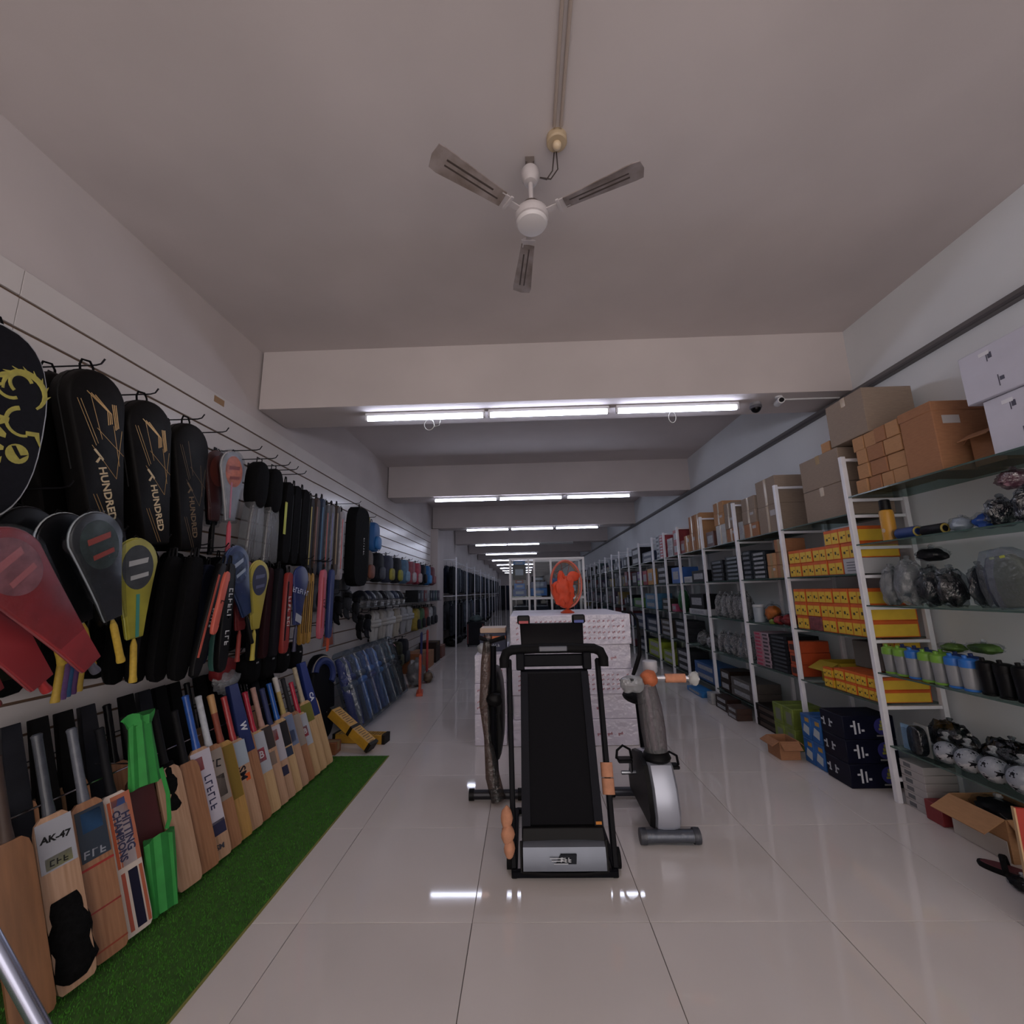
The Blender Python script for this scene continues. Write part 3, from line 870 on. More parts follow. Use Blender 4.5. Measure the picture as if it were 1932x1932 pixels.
# ================================================================== CRICKET BATS
def bat_blade(Lb, w, e):
    mb = MB()
    rr = []
    for z, k, sp in ((0.0, 0.80, 0.55), (0.012, 0.95, 0.7), (0.04, 1.0, 0.85), (0.2, 1.0, 1.0), (0.38, 1.0, 0.9), (Lb-0.05, 0.98, 0.7), (Lb-0.018, 0.86, 0.62), (Lb, 0.55, 0.6)):
        hw = w/2*k
        d = 0.020+0.020*sp*e
        rr.append([(-hw, -0.016, z), (-hw*0.5, -0.0195, z), (hw*0.5, -0.0195, z), (hw, -0.016, z), (hw, 0.003, z), (hw*0.45, d*0.55, z), (0.0, d, z), (-hw*0.45, d*0.55, z), (-hw, 0.003, z)])
    return mb.rings(rr)
BL = {}
def bat(y, label, wood=WILLOW, grip='2c2e34', L=1.0, decals=(), text=None, x=-1.66, lean=0.315, grip2=None, sleeve=None, dy=0.03, cover=None, group=None, shiny=False, name='cricket_bat', facing=-0.42):
    rm = Matrix.Rotation(dy, 3, 'X') @ Matrix.Rotation(-lean, 3, 'Y') @ Matrix.Rotation(WR+facing, 3, 'Z')
    t = thing(name, label, 'cricket bat', (x, y, 0.032), rot=rm.to_euler(), group=group)
    Lb, w = 0.56*L, 0.108*min(1, L+0.04)
    k = (round(Lb, 3), round(w, 3))
    if k not in BL:
        BL[k] = bat_blade(Lb, w, 1.0).mesh('blade', angle=28)
    obj('blade', BL[k], wood, t)
    gm = mat(grip, 0.25 if shiny else 0.6, var=0.12, scale=40, bump=0.1)
    h0, h1 = Lb-0.012, Lb+0.29*L
    part('grip', MB().lathe([(0.020, h0), (0.019, h0+0.03), (0.0165, h0+0.06), (0.0165, h1-0.02), (0.0185, h1-0.006), (0.012, h1)], 12, (0, 0.004, 0)), gm, t)
    if grip2:
        part('grip_band', MB().lathe([(0.0172, h1-0.11), (0.018, h1-0.06), (0.0195, h1-0.004), (0.013, h1+0.002)], 12, (0, 0.004, 0)), mat(grip2, 0.5), t)
    for (n, z0, z1, x0, x1, c) in decals:
        ww = w*0.49
        part(n, MB().prism([(x0*ww, z0*Lb), (x1*ww, z0*Lb), (x1*ww, z1*Lb), (x0*ww, z1*Lb)], -0.0206, -0.0190), mat(c, 0.4), t)
    if text:
        for (s, z, sz, c, rot, xo) in text:
            lettering(s, sz, mat(c, 0.5), t, (xo, -0.0212, z*Lb), rot, bold=0.0012)
    if sleeve:
        c, z0, z1, fat = sleeve
        mb = MB()
        rr = []
        for i in range(9):
            z = z0+(z1-z0)*i/8
            f = fat*(1+0.10*math.sin(i*1.7))*(0.75 if i in (0, 8) else 1)
            rr.append([((0.066*f)*math.cos(a)*(1+0.07*math.sin(3*a+i)), 0.010+(0.048*f)*math.sin(a), z) for a in [2*PI*j/16 for j in range(16)]])
        part('fabric_sleeve', mb.rings(rr), c, t)
    if cover:
        c, z0, s = cover
        part('printed_cover', MB().puff([(-0.04, z0), (0.04, z0), (0.038, z0+0.20), (0.028, h1+0.02), (-0.028, h1+0.02), (-0.038, z0+0.20)], -0.024, 0.026, 0.008, 0.006), c, t)
        if s:
            lettering(s, 0.05, mat('c8ccd4', 0.5), t, (0.0, -0.0248, z0+0.16), -PI/2, bold=0.002)
    return t
FUZZ = mat('0b0b0c', 0.95, var=0.5, scale=70, bump=0.8)
GREY = '9a9ca4'
bat(1.66, 'plain brown bat with dark bare blade beside the AK-47 bat', mat('7a5438', 0.45, var=0.2, scale=5, stretch=(8, 8, 0.8)), '3a2a22', 1.02)
bat(1.80, 'bat lettered AK-47 with grey grip, black fuzzy sleeve on its lower blade', WILLOW, '3c4048', 1.06, [('sticker', 0.68, 0.97, -0.95, 0.95, GREY), ('sticker_patch', 0.69, 0.76, -0.7, 0.7, '8a8a60')],
    [('AK-47', 0.86, 0.031, '1a1a1c', -0.15, 0.0), ('XII', 0.72, 0.03, '2a2a2a', -0.1, 0.0)], sleeve=(FUZZ, 0.02, 0.30, 0.98), shiny=True)
bat(1.93, 'bat with blue and black sticker, red hoops and grey plastic grip', WILLOW2, '5a5e68', 1.04, [('sticker', 0.62, 0.95, -0.8, 0.9, '24303e'), ('sticker_patch', 0.80, 0.93, -0.5, 0.7, '2c5c8c'), ('red_hoop', 0.57, 0.585, -1, 1, '9c2c28'), ('red_hoop', 0.30, 0.31, -1, 1, '8c2c28'), ('red_hoop', 0.06, 0.07, -1, 1, '8c3c28')],
    [('PRO', 0.66, 0.04, '8a8f98', -0.1, 0)], shiny=True)
bat(2.045, 'white and orange bat lettered HITTING CHAMPIONS with navy lower panel', mat('c9bcb2', 0.45), '15161a', 1.0, [('orange_stripe', 0.47, 0.95, -0.55, -0.35, 'b8532a'), ('orange_panel', 0.47, 0.98, -0.3, 0.98, 'a8644a'), ('white_panel', 0.47, 0.90, -0.2, 0.7, 'c4bfc4'), ('blue_flash', 0.90, 0.95, -0.3, 0.6, '2c5a9c'), ('navy_panel', 0.03, 0.43, 0.0, 0.6, '1c1c30'),
    ('orange_stripe', 0.03, 0.43, -0.45, -0.2, 'a8503c'), ('orange_stripe', 0.03, 0.43, 0.72, 0.92, 'a8583c')],
    [('HITTING', 0.70, 0.040, '2c2c4c', -PI/2, 0.024), ('CHAMPIONS', 0.69, 0.036, '2c2c4c', -PI/2, -0.006)])
bat(2.335, 'plain tan bat with black fuzzy sleeve over its shoulder', WILLOW, '141416', 1.0, sleeve=(FUZZ, 0.34, 0.58, 0.7))
bat(2.455, 'plain pale bat beside the blue gripped bat', WILLOW2, '18181a', 0.96, x=-1.66)
bat(2.55, 'white stickered bat with dark lettering and long blue grip', WILLOW, '2c56a4', 1.03, [('white_sticker', 0.30, 0.97, -0.95, 0.95, 'b9b4c0'), ('red_flash', 0.80, 0.92, -0.95, 0.1, 'a83a38'), ('navy_flash', 0.20, 0.32, -0.5, 0.9, '2a2a48')],
    [('SULTAN', 0.58, 0.05, '24284a', -PI/2, 0.012), ('SM', 0.10, 0.035, '3a3a44', -0.1, 0)], shiny=True)
bat(2.64, 'bat with white grip and grey black lettered sticker', WILLOW2, 'b4b8be', 1.0, [('sticker', 0.45, 0.95, -0.9, 0.9, '8a8078'), ('sticker_patch', 0.5, 0.7, -0.5, 0.6, '2c2a2c')], [('SG', 0.82, 0.06, '26262a', -0.2, 0)], x=-1.66)
bat(2.735, 'gold labelled bat with rust red grip and tan top band', mat('a8824a', 0.45, var=0.15, scale=8, stretch=(10, 10, 1)), '84402e', 0.98, [('sticker', 0.4, 0.95, -0.9, 0.9, '7a6428')], grip2='b48a5a', x=-1.66)
bat(2.84, 'bat with red grip, pale blue shoulders and orange dot', WILLOW, 'a03a3c', 0.94, [('sticker', 0.70, 0.97, -0.95, 0.95, '98a4b0'), ('orange_dot', 0.52, 0.60, 0.2, 0.7, 'c45a2a')], [('SM', 0.62, 0.065, '24242c', -PI/2, -0.006)], shiny=True)
bat(2.93, 'bat in a navy printed cover with white mark', WILLOW2, '1a1a24', 0.98, cover=(mat('1c2a5c', 0.5), 0.42, 'W'))
bat(3.04, 'bat with crimson grip and red B logo on grey sticker, beside the navy cover', WILLOW3, 'b03044', 0.92, [('sticker', 0.48, 0.97, -0.95, 0.95, 'a0a4ac'), ('red_logo', 0.62, 0.78, -0.5, 0.5, 'b02c40')], [('B', 0.70, 0.06, 'b9b4b8', -0.1, 0)], shiny=True)
bat(3.132, 'bat with pinkish tan grip and dark shoulder sticker', WILLOW, 'a88478', 0.93, [('sticker', 0.70, 0.98, -0.9, 0.9, '3a3434'), ('sticker_patch', 0.5, 0.66, -0.6, 0.6, '7a6a60')], x=-1.66)
bat(3.226, 'bat with red slash white sticker and dark navy grip', WILLOW, '26305a', 0.90, [('sticker', 0.5, 0.97, -0.95, 0.95, 'a8a4ac'), ('red_flash', 0.78, 0.92, -0.6, 0.4, 'a8383a'), ('navy_flash', 0.3, 0.42, -0.6, 0.7, '2c2c44')])
bat(3.318, 'yellowish bat with short blue grip and black label', WILLOW3, '2456a0', 0.92, [('sticker', 0.62, 0.95, -0.5, 0.9, '2c2c30'), ('sticker_patch', 0.48, 0.6, -0.3, 0.8, '2f3a50')], shiny=True)
bat(3.408, 'bat with gold grip, white cap and blue grey sticker', WILLOW, 'a8935a', 0.95, [('sticker', 0.55, 0.96, -0.9, 0.9, '6a7690'), ('sticker_patch', 0.6, 0.75, -0.6, 0.6, '3c4c74')], grip2='b8b4ae')
bat(3.504, 'grey stickered bat with dark grip beside a crimson one', WILLOW2, '2a2a2e', 0.92, [('sticker', 0.5, 0.95, -0.9, 0.9, '8a8078')], x=-1.66)
bat(3.60, 'crimson gripped bat with red B logo, near the end of the turf', WILLOW3, 'b03044', 0.86, [('sticker', 0.48, 0.97, -0.95, 0.95, 'a0a4ac'), ('red_logo', 0.62, 0.78, -0.5, 0.5, 'b02c40')], [('B', 0.70, 0.055, 'b9b4b8', -0.1, 0)], shiny=True)
bat(3.70, 'bat with cream grip and green yellow shoulder at the end of the row', WILLOW3, 'a89c84', 0.98, [('sticker', 0.7, 0.96, -0.9, 0.9, '6a6a2c')], x=-1.66)
bat(3.815, 'bat in a blue padded cover with white C lettering, last in the row', WILLOW3, '1c2a60', 0.98, cover=(mat('1e3070', 0.45), 0.40, 'CA'))
# row behind
bk = ['16161a', '202228', '4a4e56', '141418', '26282e', '5a5e66', '18181c', '101014', '2c2e36', '1c1c20', '3a3c34', '7c6a3a', '16161a', '202024']
bn = ['black', 'charcoal', 'grey plastic wrapped', 'jet black', 'dark slate', 'pale grey wrapped', 'soot black', 'matt black', 'blue grey', 'coal black', 'olive', 'mustard', 'ink black', 'dark grey']
bn += ['raven black', 'pitch black', 'graphite', 'ebony', 'smoky black', 'midnight black', 'lead grey']
bk += ['0e0e10', '101012', '24262a', '0c0c0e', '1a1a1e', '101018', '34363a']
for i in range(21):
    bat(1.60+i*0.108, 'bat with %s grip in the rear row, %s along' % (bn[i], ords[i]), WILLOW2 if i % 2 else mat('5a4028', 0.5, var=0.15), bk[i], 1.02, x=-1.965, lean=0.27, shiny=(i % 5 == 2), group='bats of the rear row', cover=(BLACKF if i % 3 else mat('1c1e24', 0.3, var=0.3, scale=10), 0.36, None) if i % 5 != 2 else None)
t = thing('hanging_pouch', 'red pouch in clear plastic hanging above the bat row', 'pouch', (-2.08, 3.02, 0.78), rot=(0, 0.1, WR))
part('pouch_body', MB().puff(sup(0.18, 0.16, 18, 3, 0.06), -0.04, 0.04, 0.015, 0.015), mat('7c1a1e', 0.6, var=0.2), t)
part('plastic_bag', MB().blob((0.02, -0.02, 0.06), (0.10, 0.06, 0.08), 0.3, 6, 20, 14, seed=8), film('d8dade', 0.14, 0.12, 1.2, 26, 0.25), t)
hook(3.02, 1.032, 'the red pouch above the bats')
for i, y in enumerate((3.28, 3.48, 3.68, 3.88)):
    pouch_ = thing('hanging_pouch', 'black glove pouch above the bat row, %s from the red pouch' % ords[i], 'pouch', (-2.05, y, 0.78), rot=(0, 0.06*i-0.1, WR))
    part('pouch_body', MB().puff(sup(0.19, 0.22, 18, 2.6), -0.05, 0.05, 0.02, 0.02), BLACKF, pouch_)
    part('white_tab', MB().box((0.03, -0.051, 0.14), (0.03, 0.002, 0.012)), mat('8a8c90', 0.5), pouch_)
    loop_handle(pouch_, 0.22, BLACKP, 0.012)
    hook(y, 1.032, 'the black glove pouch, %s from the red pouch' % ords[i], 0.8)
# wire rails that carry the bats
for z, x, lab in ((0.62, -1.909, 'thin chrome wire rail behind the front row of bats'), (0.70, -2.232, 'thin chrome wire rail behind the rear row of bats')):
    t = thing('bat_rail', lab, 'rail', (0, 0, 0))
    part('rail_wire', MB().tube([(x, 1.35, z), (x, 3.95, z)], 0.004, 6), CHROME, t)
    for y in (1.36, 2.22, 3.12, 3.93):
        part('rail_arm', MB().tube([(x, y, z), (XL+0.004, y, z)], 0.004, 6), CHROME, t)
# bright green cloth bags over a bat
GREEN = mat('2c8c3c', 0.75, var=0.12, scale=14, bump=0.3)
gb = thing('green_bat_bag', 'bright green cloth drawstring bag hanging on the bat row', 'cloth bag', (-1.775, 2.15, 0.50), rot=(-0.30, 0.0, WR-0.2))
def cloth(z0, z1, w0, w1, seed, n=9, m=18, th=0.02):
    mb = MB()
    rr = []
    for i in range(n):
        k = i/(n-1)
        w = w0+(w1-w0)*k
        ring = []
        for j in range(m):
            a = 2*PI*j/m
            wob = 1+0.10*math.sin(5*a+seed+2*k)
            ring.append((w/2*math.cos(a)*wob, th*math.sin(a)*(1+0.5*math.sin(7*a+seed)), z0+(z1-z0)*k+0.012*math.sin(3*a+seed)*(1 if i == n-1 else 0.3)))
        rr.append(ring)
    return mb.rings(rr)
part('pouch', cloth(0.05, 0.33, 0.135, 0.105, 1.0), GREEN, gb)
part('gathered_top', cloth(0.32, 0.37, 0.11, 0.15, 2.0, 5), GREEN, gb)
part('strap', MB().tube([(0.06, -0.022, 0.10), (0.075, -0.028, -0.02), (0.068, -0.03, -0.13), (0.055, -0.025, -0.165)], 0.009, 6), GREEN, gb)
g2 = thing('green_bat_bag', 'bright green cloth bag standing on the turf below the hanging green bag', 'cloth bag', (-1.64, 2.165, 0.036), rot=(-0.28, 0.0, WR-0.2))
part('pouch', cloth(0.0, 0.30, 0.115, 0.14, 0.4), GREEN, g2)
t = bat(2.235, 'dark maroon labelled bat standing behind the green cloth bags', mat('4a2a22', 0.5, var=0.15), '18181a', 1.0, [('maroon_sticker', 0.3, 0.9, -0.9, 0.9, '4a1c20')], x=-1.72)

# artificial turf strip
turf = thing('turf_mat', 'strip of short green artificial turf under the cricket bats', 'turf mat', (-1.64, 2.05, 0.0))
part('mat_backing', MB().box((0, 0, 0.003), (0.82, 4.05, 0.006)), mat('345a1c', 0.9, var=0.2, scale=30), turf)
part('cut_edge', MB().box((0.411, 0, 0.004), (0.006, 4.05, 0.008)), mat('7a7a3a', 0.8), turf, 'yellowish cut edge')
rnd = random.Random(3)
pm = MB()
for i in range(52000):
    x, y = rnd.uniform(-0.405, 0.405), rnd.uniform(-2.02, 2.02)
    if x < -0.30 or (y < -0.6):
        continue
    a = rnd.uniform(0, PI)
    h = rnd.uniform(0.006, 0.012)
    dx, dy = 0.0022*math.cos(a), 0.0022*math.sin(a)
    n = len(pm.v)
    pm.v += [(x-dx, y-dy, 0.005), (x+dx, y+dy, 0.005), (x+rnd.uniform(-.004, .004), y+rnd.uniform(-.004, .004), 0.005+h)]
    pm.f.append((n, n+1, n+2))
me = bpy.data.meshes.new('turf_pile')
me.from_pydata(pm.v, [], pm.f)
pile = obj('turf_pile', me, mat('3c7a1c', 0.85, var=0.2, scale=12), turf)
pile['kind'] = 'stuff'

# ================================================================== CENTRE OF THE AISLE
# --- folded treadmill
DK = mat('0b0c12', 0.5, var=0.1, scale=20, spec=0.1)
DKB = mat('0a0b10', 0.5, spec=0.1)
tm = thing('treadmill', 'black folded treadmill standing upright with silver motor hood', 'treadmill', (0.165, 2.45, 0.0))
def bar(mb, a, b, w, d):
    a, b = Vector(a), Vector(b)
    z = (b-a).normalized()
    x = Vector((1, 0, 0))
    x = (x-z*x.dot(z)).normalized() if abs(z.x) < 0.95 else Vector((0, 1, 0))
    y = z.cross(x)
    M = Matrix((x, y, z)).transposed()
    return mb.box((0, 0, 0), (w, d, (b-a).length), Matrix.Translation((a+b)/2) @ M.to_4x4())
base = MB()
bar(base, (-0.262, -0.02, 0.022), (0.262, -0.02, 0.022), 0.03, 0.03)
for s in (-1, 1):
    bar(base, (s*0.25, -0.03, 0.022), (s*0.25, 0.60, 0.022), 0.03, 0.04)
bar(base, (-0.25, 0.60, 0.022), (0.25, 0.60, 0.022), 0.03, 0.03)
part('base_frame', base, DK, tm, bevel=0.004)
for s in (-1, 1):
    u = MB()
    bar(u, (s*0.252, -0.01, 0.04), (s*0.268, 0.30, 0.99), 0.028, 0.05)
    up_ = part('upright', u, DKB, tm, bevel=0.005)
    part('transport_wheel', MB().cyl((s*0.266, 0.06, 0.045), (s*0.29, 0.06, 0.045), 0.045, n=18), BLACKR, tm)
# deck folded up, belt towards the aisle
A, B = Vector((0, -0.005, 0.17)), Vector((0, 0.235, 0.93))
zd = (B-A).normalized()
yd = Vector((0, zd.z, -zd.y))
def dk(x, y, z):
    return Vector((x, 0, 0))+A+yd*y+zd*z
LD = (B-A).length
deck = MB()
deck.rings([[dk(x, y, 0) for x, y in ((-0.208, 0.03), (0.208, 0.03), (0.208, 0.09), (-0.208, 0.09))], [dk(x, y, LD) for x, y in ((-0.198, 0.03), (0.198, 0.03), (0.198, 0.09), (-0.198, 0.09))]])
part('deck_board', deck, BLACKP, tm, bevel=0.004)
belt = MB()
belt.rings([[dk(x, y, 0.0) for x, y in ((-0.165, 0.018), (0.165, 0.018), (0.165, 0.03), (-0.165, 0.03))], [dk(x, y, LD-0.01) for x, y in ((-0.158, 0.018), (0.158, 0.018), (0.158, 0.03), (-0.158, 0.03))]])
part('running_belt', belt, mat('0e0e12', 0.85, var=0.12, scale=120, spec=0.15), tm)
for s in (-1, 1):
    r = MB().rings([[dk(s*0.165+dx, y, 0.0) for dx, y in ((0, 0.005), (s*0.045, 0.005), (s*0.045, 0.032), (0, 0.032))], [dk(s*0.158+dx, y, LD) for dx, y in ((0, 0.005), (s*0.042, 0.005), (s*0.042, 0.032), (0, 0.032))]])
    sr = part('side_rail', r, mat('0e0f18', 0.5, var=0.1, spec=0.1), tm)
    if s > 0:
        part('warning_sticker', MB().box(tuple(dk(0.186, 0.004, 0.06)), (0.03, 0.003, 0.014), None), mat('c07a30', 0.5), sr, 'orange sticker')
part('rear_roller', MB().cyl(tuple(dk(-0.2, 0.05, LD)), tuple(dk(0.2, 0.05, LD)), 0.022, n=14), DK, tm)
# black joint band, then the silver hood
hd = MB().rings([[(-0.21, -0.012, 0.155), (0.21, -0.012, 0.155), (0.21, 0.10, 0.14), (-0.21, 0.10, 0.14)], [(-0.205, 0.0, 0.215), (0.205, 0.0, 0.215), (0.205, 0.09, 0.215), (-0.205, 0.09, 0.215)]])
part('hood_band', hd, BLACKP, tm, bevel=0.004)
n = 12
rr = []
for k, (y, z) in enumerate(((-0.03, 0.045), (-0.055, 0.055), (-0.052, 0.10), (-0.035, 0.15), (-0.01, 0.165))):
    rr.append([(-0.205+0.41*i/n, y-0.012*math.sin(PI*i/n), z-0.006*(1-math.sin(PI*i/n))) for i in range(n+1)]+[(0.205, 0.08, z), (-0.205, 0.08, z)])
hood = part('motor_hood', MB().rings(rr), mat('6d727c', 0.32, 0.55, var=0.05), tm, 'silver grey motor hood')
part('hood_trim', MB().tube([(-0.212, -0.045, 0.04), (-0.1, -0.058, 0.037), (0.1, -0.058, 0.037), (0.212, -0.045, 0.04)], 0.008, 6).tube([(-0.212, -0.045, 0.04), (-0.212, -0.02, 0.165)], 0.008, 6).tube([(0.212, -0.045, 0.04), (0.212, -0.02, 0.165)], 0.008, 6), BLACKP, tm)
part('logo_patch', MB().prism([(-0.045, 0.088), (0.055, 0.088), (0.058, 0.128), (-0.02, 0.128)], -0.0705, -0.062), mat('23262c', 0.4), hood, 'dark logo patch')
lettering('FIT', 0.03, mat('c4c8cc', 0.4), hood, (0.005, -0.0712, 0.107), 0)
part('logo_streaks', MB().box((-0.04, -0.070, 0.113), (0.07, 0.002, 0.004)).box((-0.035, -0.070, 0.102), (0.06, 0.002, 0.004)).box((-0.02, -0.071, 0.090), (0.07, 0.002, 0.004)), mat('b4b8be', 0.4), hood)
# handlebar and console
hb = []
for i in range(9):
    a = PI*i/8
hbp = [(-0.295, 0.24, 0.955), (-0.298, 0.25, 1.0), (-0.285, 0.27, 1.035), (-0.25, 0.29, 1.05), (-0.1, 0.295, 1.055), (0.1, 0.295, 1.055), (0.25, 0.29, 1.05), (0.285, 0.27, 1.035), (0.298, 0.25, 1.0), (0.295, 0.24, 0.955)]
part('handlebar', MB().tube(hbp, 0.029, 10), BLACKR, tm)
part('grip_panel', MB().box((0.0, 0.272, 1.055), (0.17, 0.02, 0.03)), mat('5b5d66', 0.35), tm, 'grey centre plate', bevel=0.004)
con_ = MB().rings([[(-0.19, 0.30, 1.03), (0.19, 0.30, 1.03), (0.19, 0.36, 1.03), (-0.19, 0.36, 1.03)], [(-0.20, 0.36, 1.20), (0.20, 0.36, 1.20), (0.20, 0.40, 1.20), (-0.20, 0.40, 1.20)]])
cs = part('console', con_, mat('0a0a0e', 0.4, spec=0.2), tm, bevel=0.006)
part('screen', MB().rings([[(-0.13, 0.327, 1.08), (0.13, 0.327, 1.08), (0.13, 0.331, 1.08), (-0.13, 0.331, 1.08)], [(-0.13, 0.350, 1.17), (0.13, 0.350, 1.17), (0.13, 0.354, 1.17), (-0.13, 0.354, 1.17)]]), BLACKG, cs)
for s, c, nm in ((-1, '9c2c34', 'red'), (1, '2c3c8a', 'blue')):
    h = part('console_horn', MB().box((s*0.175, 0.385, 1.222), (0.08, 0.05, 0.055)), BLACKP, tm, bevel=0.008)
    part('colour_strip', MB().box((s*0.175, 0.358, 1.208), (0.06, 0.004, 0.016)), mat(c, 0.4), h, '%s strip' % nm)
part('handlebar_bracket', MB().box((-0.20, 0.275, 0.985), (0.05, 0.05, 0.10)).box((0.20, 0.275, 0.985), (0.05, 0.05, 0.10)).box((0, 0.30, 0.985), (0.40, 0.03, 0.07)), DK, tm, bevel=0.006)
FOAM = mat('b98264', 0.8, var=0.1, scale=40)
for z0, z1 in ((0.33, 0.40), (0.405, 0.47)):
    def pc(z):
        k = (z-0.04)/0.95
        return (0.252+0.016*k, -0.01+0.31*k, z)
    part('foam_wrap', MB().tube([pc(z0), pc(z1)], 0.034, 10), FOAM, tm, 'tan foam wrap')
for q, r in (((-0.285, -0.02, 0.27), (0.030, 0.03, 0.055)), ((-0.280, -0.03, 0.20), (0.034, 0.034, 0.045)), ((-0.272, -0.035, 0.14), (0.028, 0.03, 0.045))):
    part('foam_wrap', MB().blob(q, r, 0.15, 4, 12, 8, seed=q[2]), FOAM, tm, 'tan foam wrap')

# --- stack of white cartons wrapped in film, red print
CARTW = mat('e4dee8', 0.5, var=0.05, scale=6, bump=0.15)
REDP = mat('b4707c', 0.6)
def print_rows(mb, x0, x1, z0, z1, y, nx, nz, rng, w=0.6, h=0.55):
    for j in range(nz):
        for i in range(nx):
            if rng.random() < 0.12:
                continue
            cx = x0+(x1-x0)*(i+0.5)/nx
            cz = z0+(z1-z0)*(j+0.5)/nz
            ww = (x1-x0)/nx*w*rng.uniform(0.6, 1.0)
            hh = (z1-z0)/nz*h
            mb.box((cx, y, cz), (ww, 0.0012, hh*0.3)).box((cx-ww*0.3, y, cz-hh*0.3), (ww*0.3, 0.0012, hh*0.3)).box((cx+ww*0.3, y, cz+hh*0.25), (ww*0.25, 0.0012, hh*0.35))
def wcarton(loc, d, label, seed, rows=True):
    rng = random.Random(seed)
    t = thing('wrapped_carton', label, 'carton', loc)
    b = MB()
    nx_, nz_ = 16, 5
    for f in range(1):
        b.box((0, d[1]/2, d[2]/2), d)
    part('box_body', b, CARTW, t, bevel=0.006)
    pr_ = MB()
    if rows:
        print_rows(pr_, -d[0]*0.46, d[0]*0.46, d[2]*0.12, d[2]*0.88, -0.0012, int(d[0]*20), 4, rng)
    else:
        print_rows(pr_, -d[0]*0.1, d[0]*0.4, d[2]*0.3, d[2]*0.6, -0.0012, 6, 1, rng)
    part('red_print', pr_, REDP, t, 'rows of faded red print')
    fl = MB()
    N, K = 26, 6
    rr = []
    for k in range(K):
        z = 0.004+(d[2]-0.008)*k/(K-1)
        rr.append([(-d[0]/2+d[0]*i/N, -0.006-0.004*noise.noise(Vector((i*0.9, k*1.3, seed))), z) for i in range(N+1)])
    fl.rings(rr, cap=False, closed=False)
    part('film_wrap', fl, film('f4f4f8', 0.12, 0.2, 0.8, 22.0), t)
    return t
zs = [(0.002, 0.225), (0.229, 0.215), (0.446, 0.218), (0.666, 0.222), (0.890, 0.278)]
nm = ['at the bottom of the tall stack', 'second from the floor in the tall stack', 'in the middle of the tall stack', 'second from the top of the tall stack', 'at the top of the tall stack']
for i, (z, h) in enumerate(zs):
    wcarton((0.428+0.012*((i*7) % 3-1)+(0.02 if i < 2 else 0), 4.26+0.015*(i % 2), z), (1.15, 1.25, h), 'long white film wrapped carton %s behind the treadmill' % nm[i], i, rows=(i in (2, 4)))
zl = [(0.002, 0.27), (0.274, 0.27), (0.546, 0.26)]
for i, (z, h) in enumerate(zl):
    wcarton((-0.345, 4.30+0.01*i, z), (0.30, 1.1, h), 'narrow white film wrapped carton, %s in the low stack' % ('lowest', 'middle', 'topmost')[i], 20+i, rows=(i == 1))
t = thing('boxed_set', 'flat orange and navy printed box lying on the low carton stack', 'box', (-0.335, 4.55, 0.808))
part('box_body', MB().box((0, 0.15, 0.09), (0.27, 0.3, 0.18)), mat('1c2440', 0.5), t, bevel=0.004)
part('orange_band', MB().box((0, -0.001, 0.135), (0.268, 0.003, 0.03)), mat('c0622c', 0.5), t)
part('cream_top', MB().box((0, 0.15, 0.205), (0.262, 0.29, 0.05)), mat('c4a890', 0.5), t, 'cream lid', bevel=0.004)
lettering('SPORTS', 0.04, mat('b0b4bc', 0.5), t, (0.0, -0.0012, 0.06), 0)
solid('film_roll', MB().blob((0, 0, 0), (0.05, 0.05, 0.05), 0.2, 5, 14, 10), film('d8c8a8', 0.15, 0.2, 0.6, 30, 0.5), 'crumpled ball of tan tape film on the low carton stack', 'film', (-0.43, 4.42, 0.856))

# --- orange hoop fan on the carton stack
OR1 = mat('c8401c', 0.6, var=0.15, scale=12, bump=0.2)
fh = thing('hoop_fan', 'orange hoop fan with crumpled orange cover standing on the tall white cartons', 'fan', (0.445, 4.62, 1.170), rz=0.15)
part('stand', MB().lathe([(0.07, 0.0), (0.075, 0.01), (0.05, 0.025), (0.018, 0.04), (0.016, 0.10)], 16), mat('b8401e', 0.5), fh)
part('guard_ring', MB().tube([(0.165*math.cos(a), 0.0, 0.30+0.245*math.sin(a)) for a in [2*PI*i/32 for i in range(32)]], 0.012, 8, closed=True), mat('b85a48', 0.4), fh, 'salmon orange guard ring')
part('guard_ring', MB().tube([(0.155*math.cos(a), 0.06, 0.30+0.235*math.sin(a)) for a in [2*PI*i/32 for i in range(32)]], 0.008, 8, closed=True), mat('b06a3c', 0.4), fh)
gw = MB()
for k in range(10):
    a = 2*PI*k/10
    gw.tube([(0.02*math.cos(a), 0.03, 0.30+0.02*math.sin(a)), (0.16*math.cos(a), 0.004, 0.30+0.24*math.sin(a))], 0.003, 5)
part('guard_wires', gw, mat('8a4a3c', 0.4), fh)
part('orange_cover', MB().blob((-0.035, -0.03, 0.23), (0.105, 0.04, 0.155), 0.45, 5, 28, 20, seed=2), OR1, fh, 'crumpled bright orange cover')
part('hub', MB().cyl((0.02, -0.06, 0.36), (0.02, 0.07, 0.36), 0.03, n=14), mat('c8421e', 0.5), fh)
part('blade', MB().blob((0.07, -0.03, 0.38), (0.07, 0.015, 0.05), 0.2, 4, 14, 8, seed=5), OR1, fh)

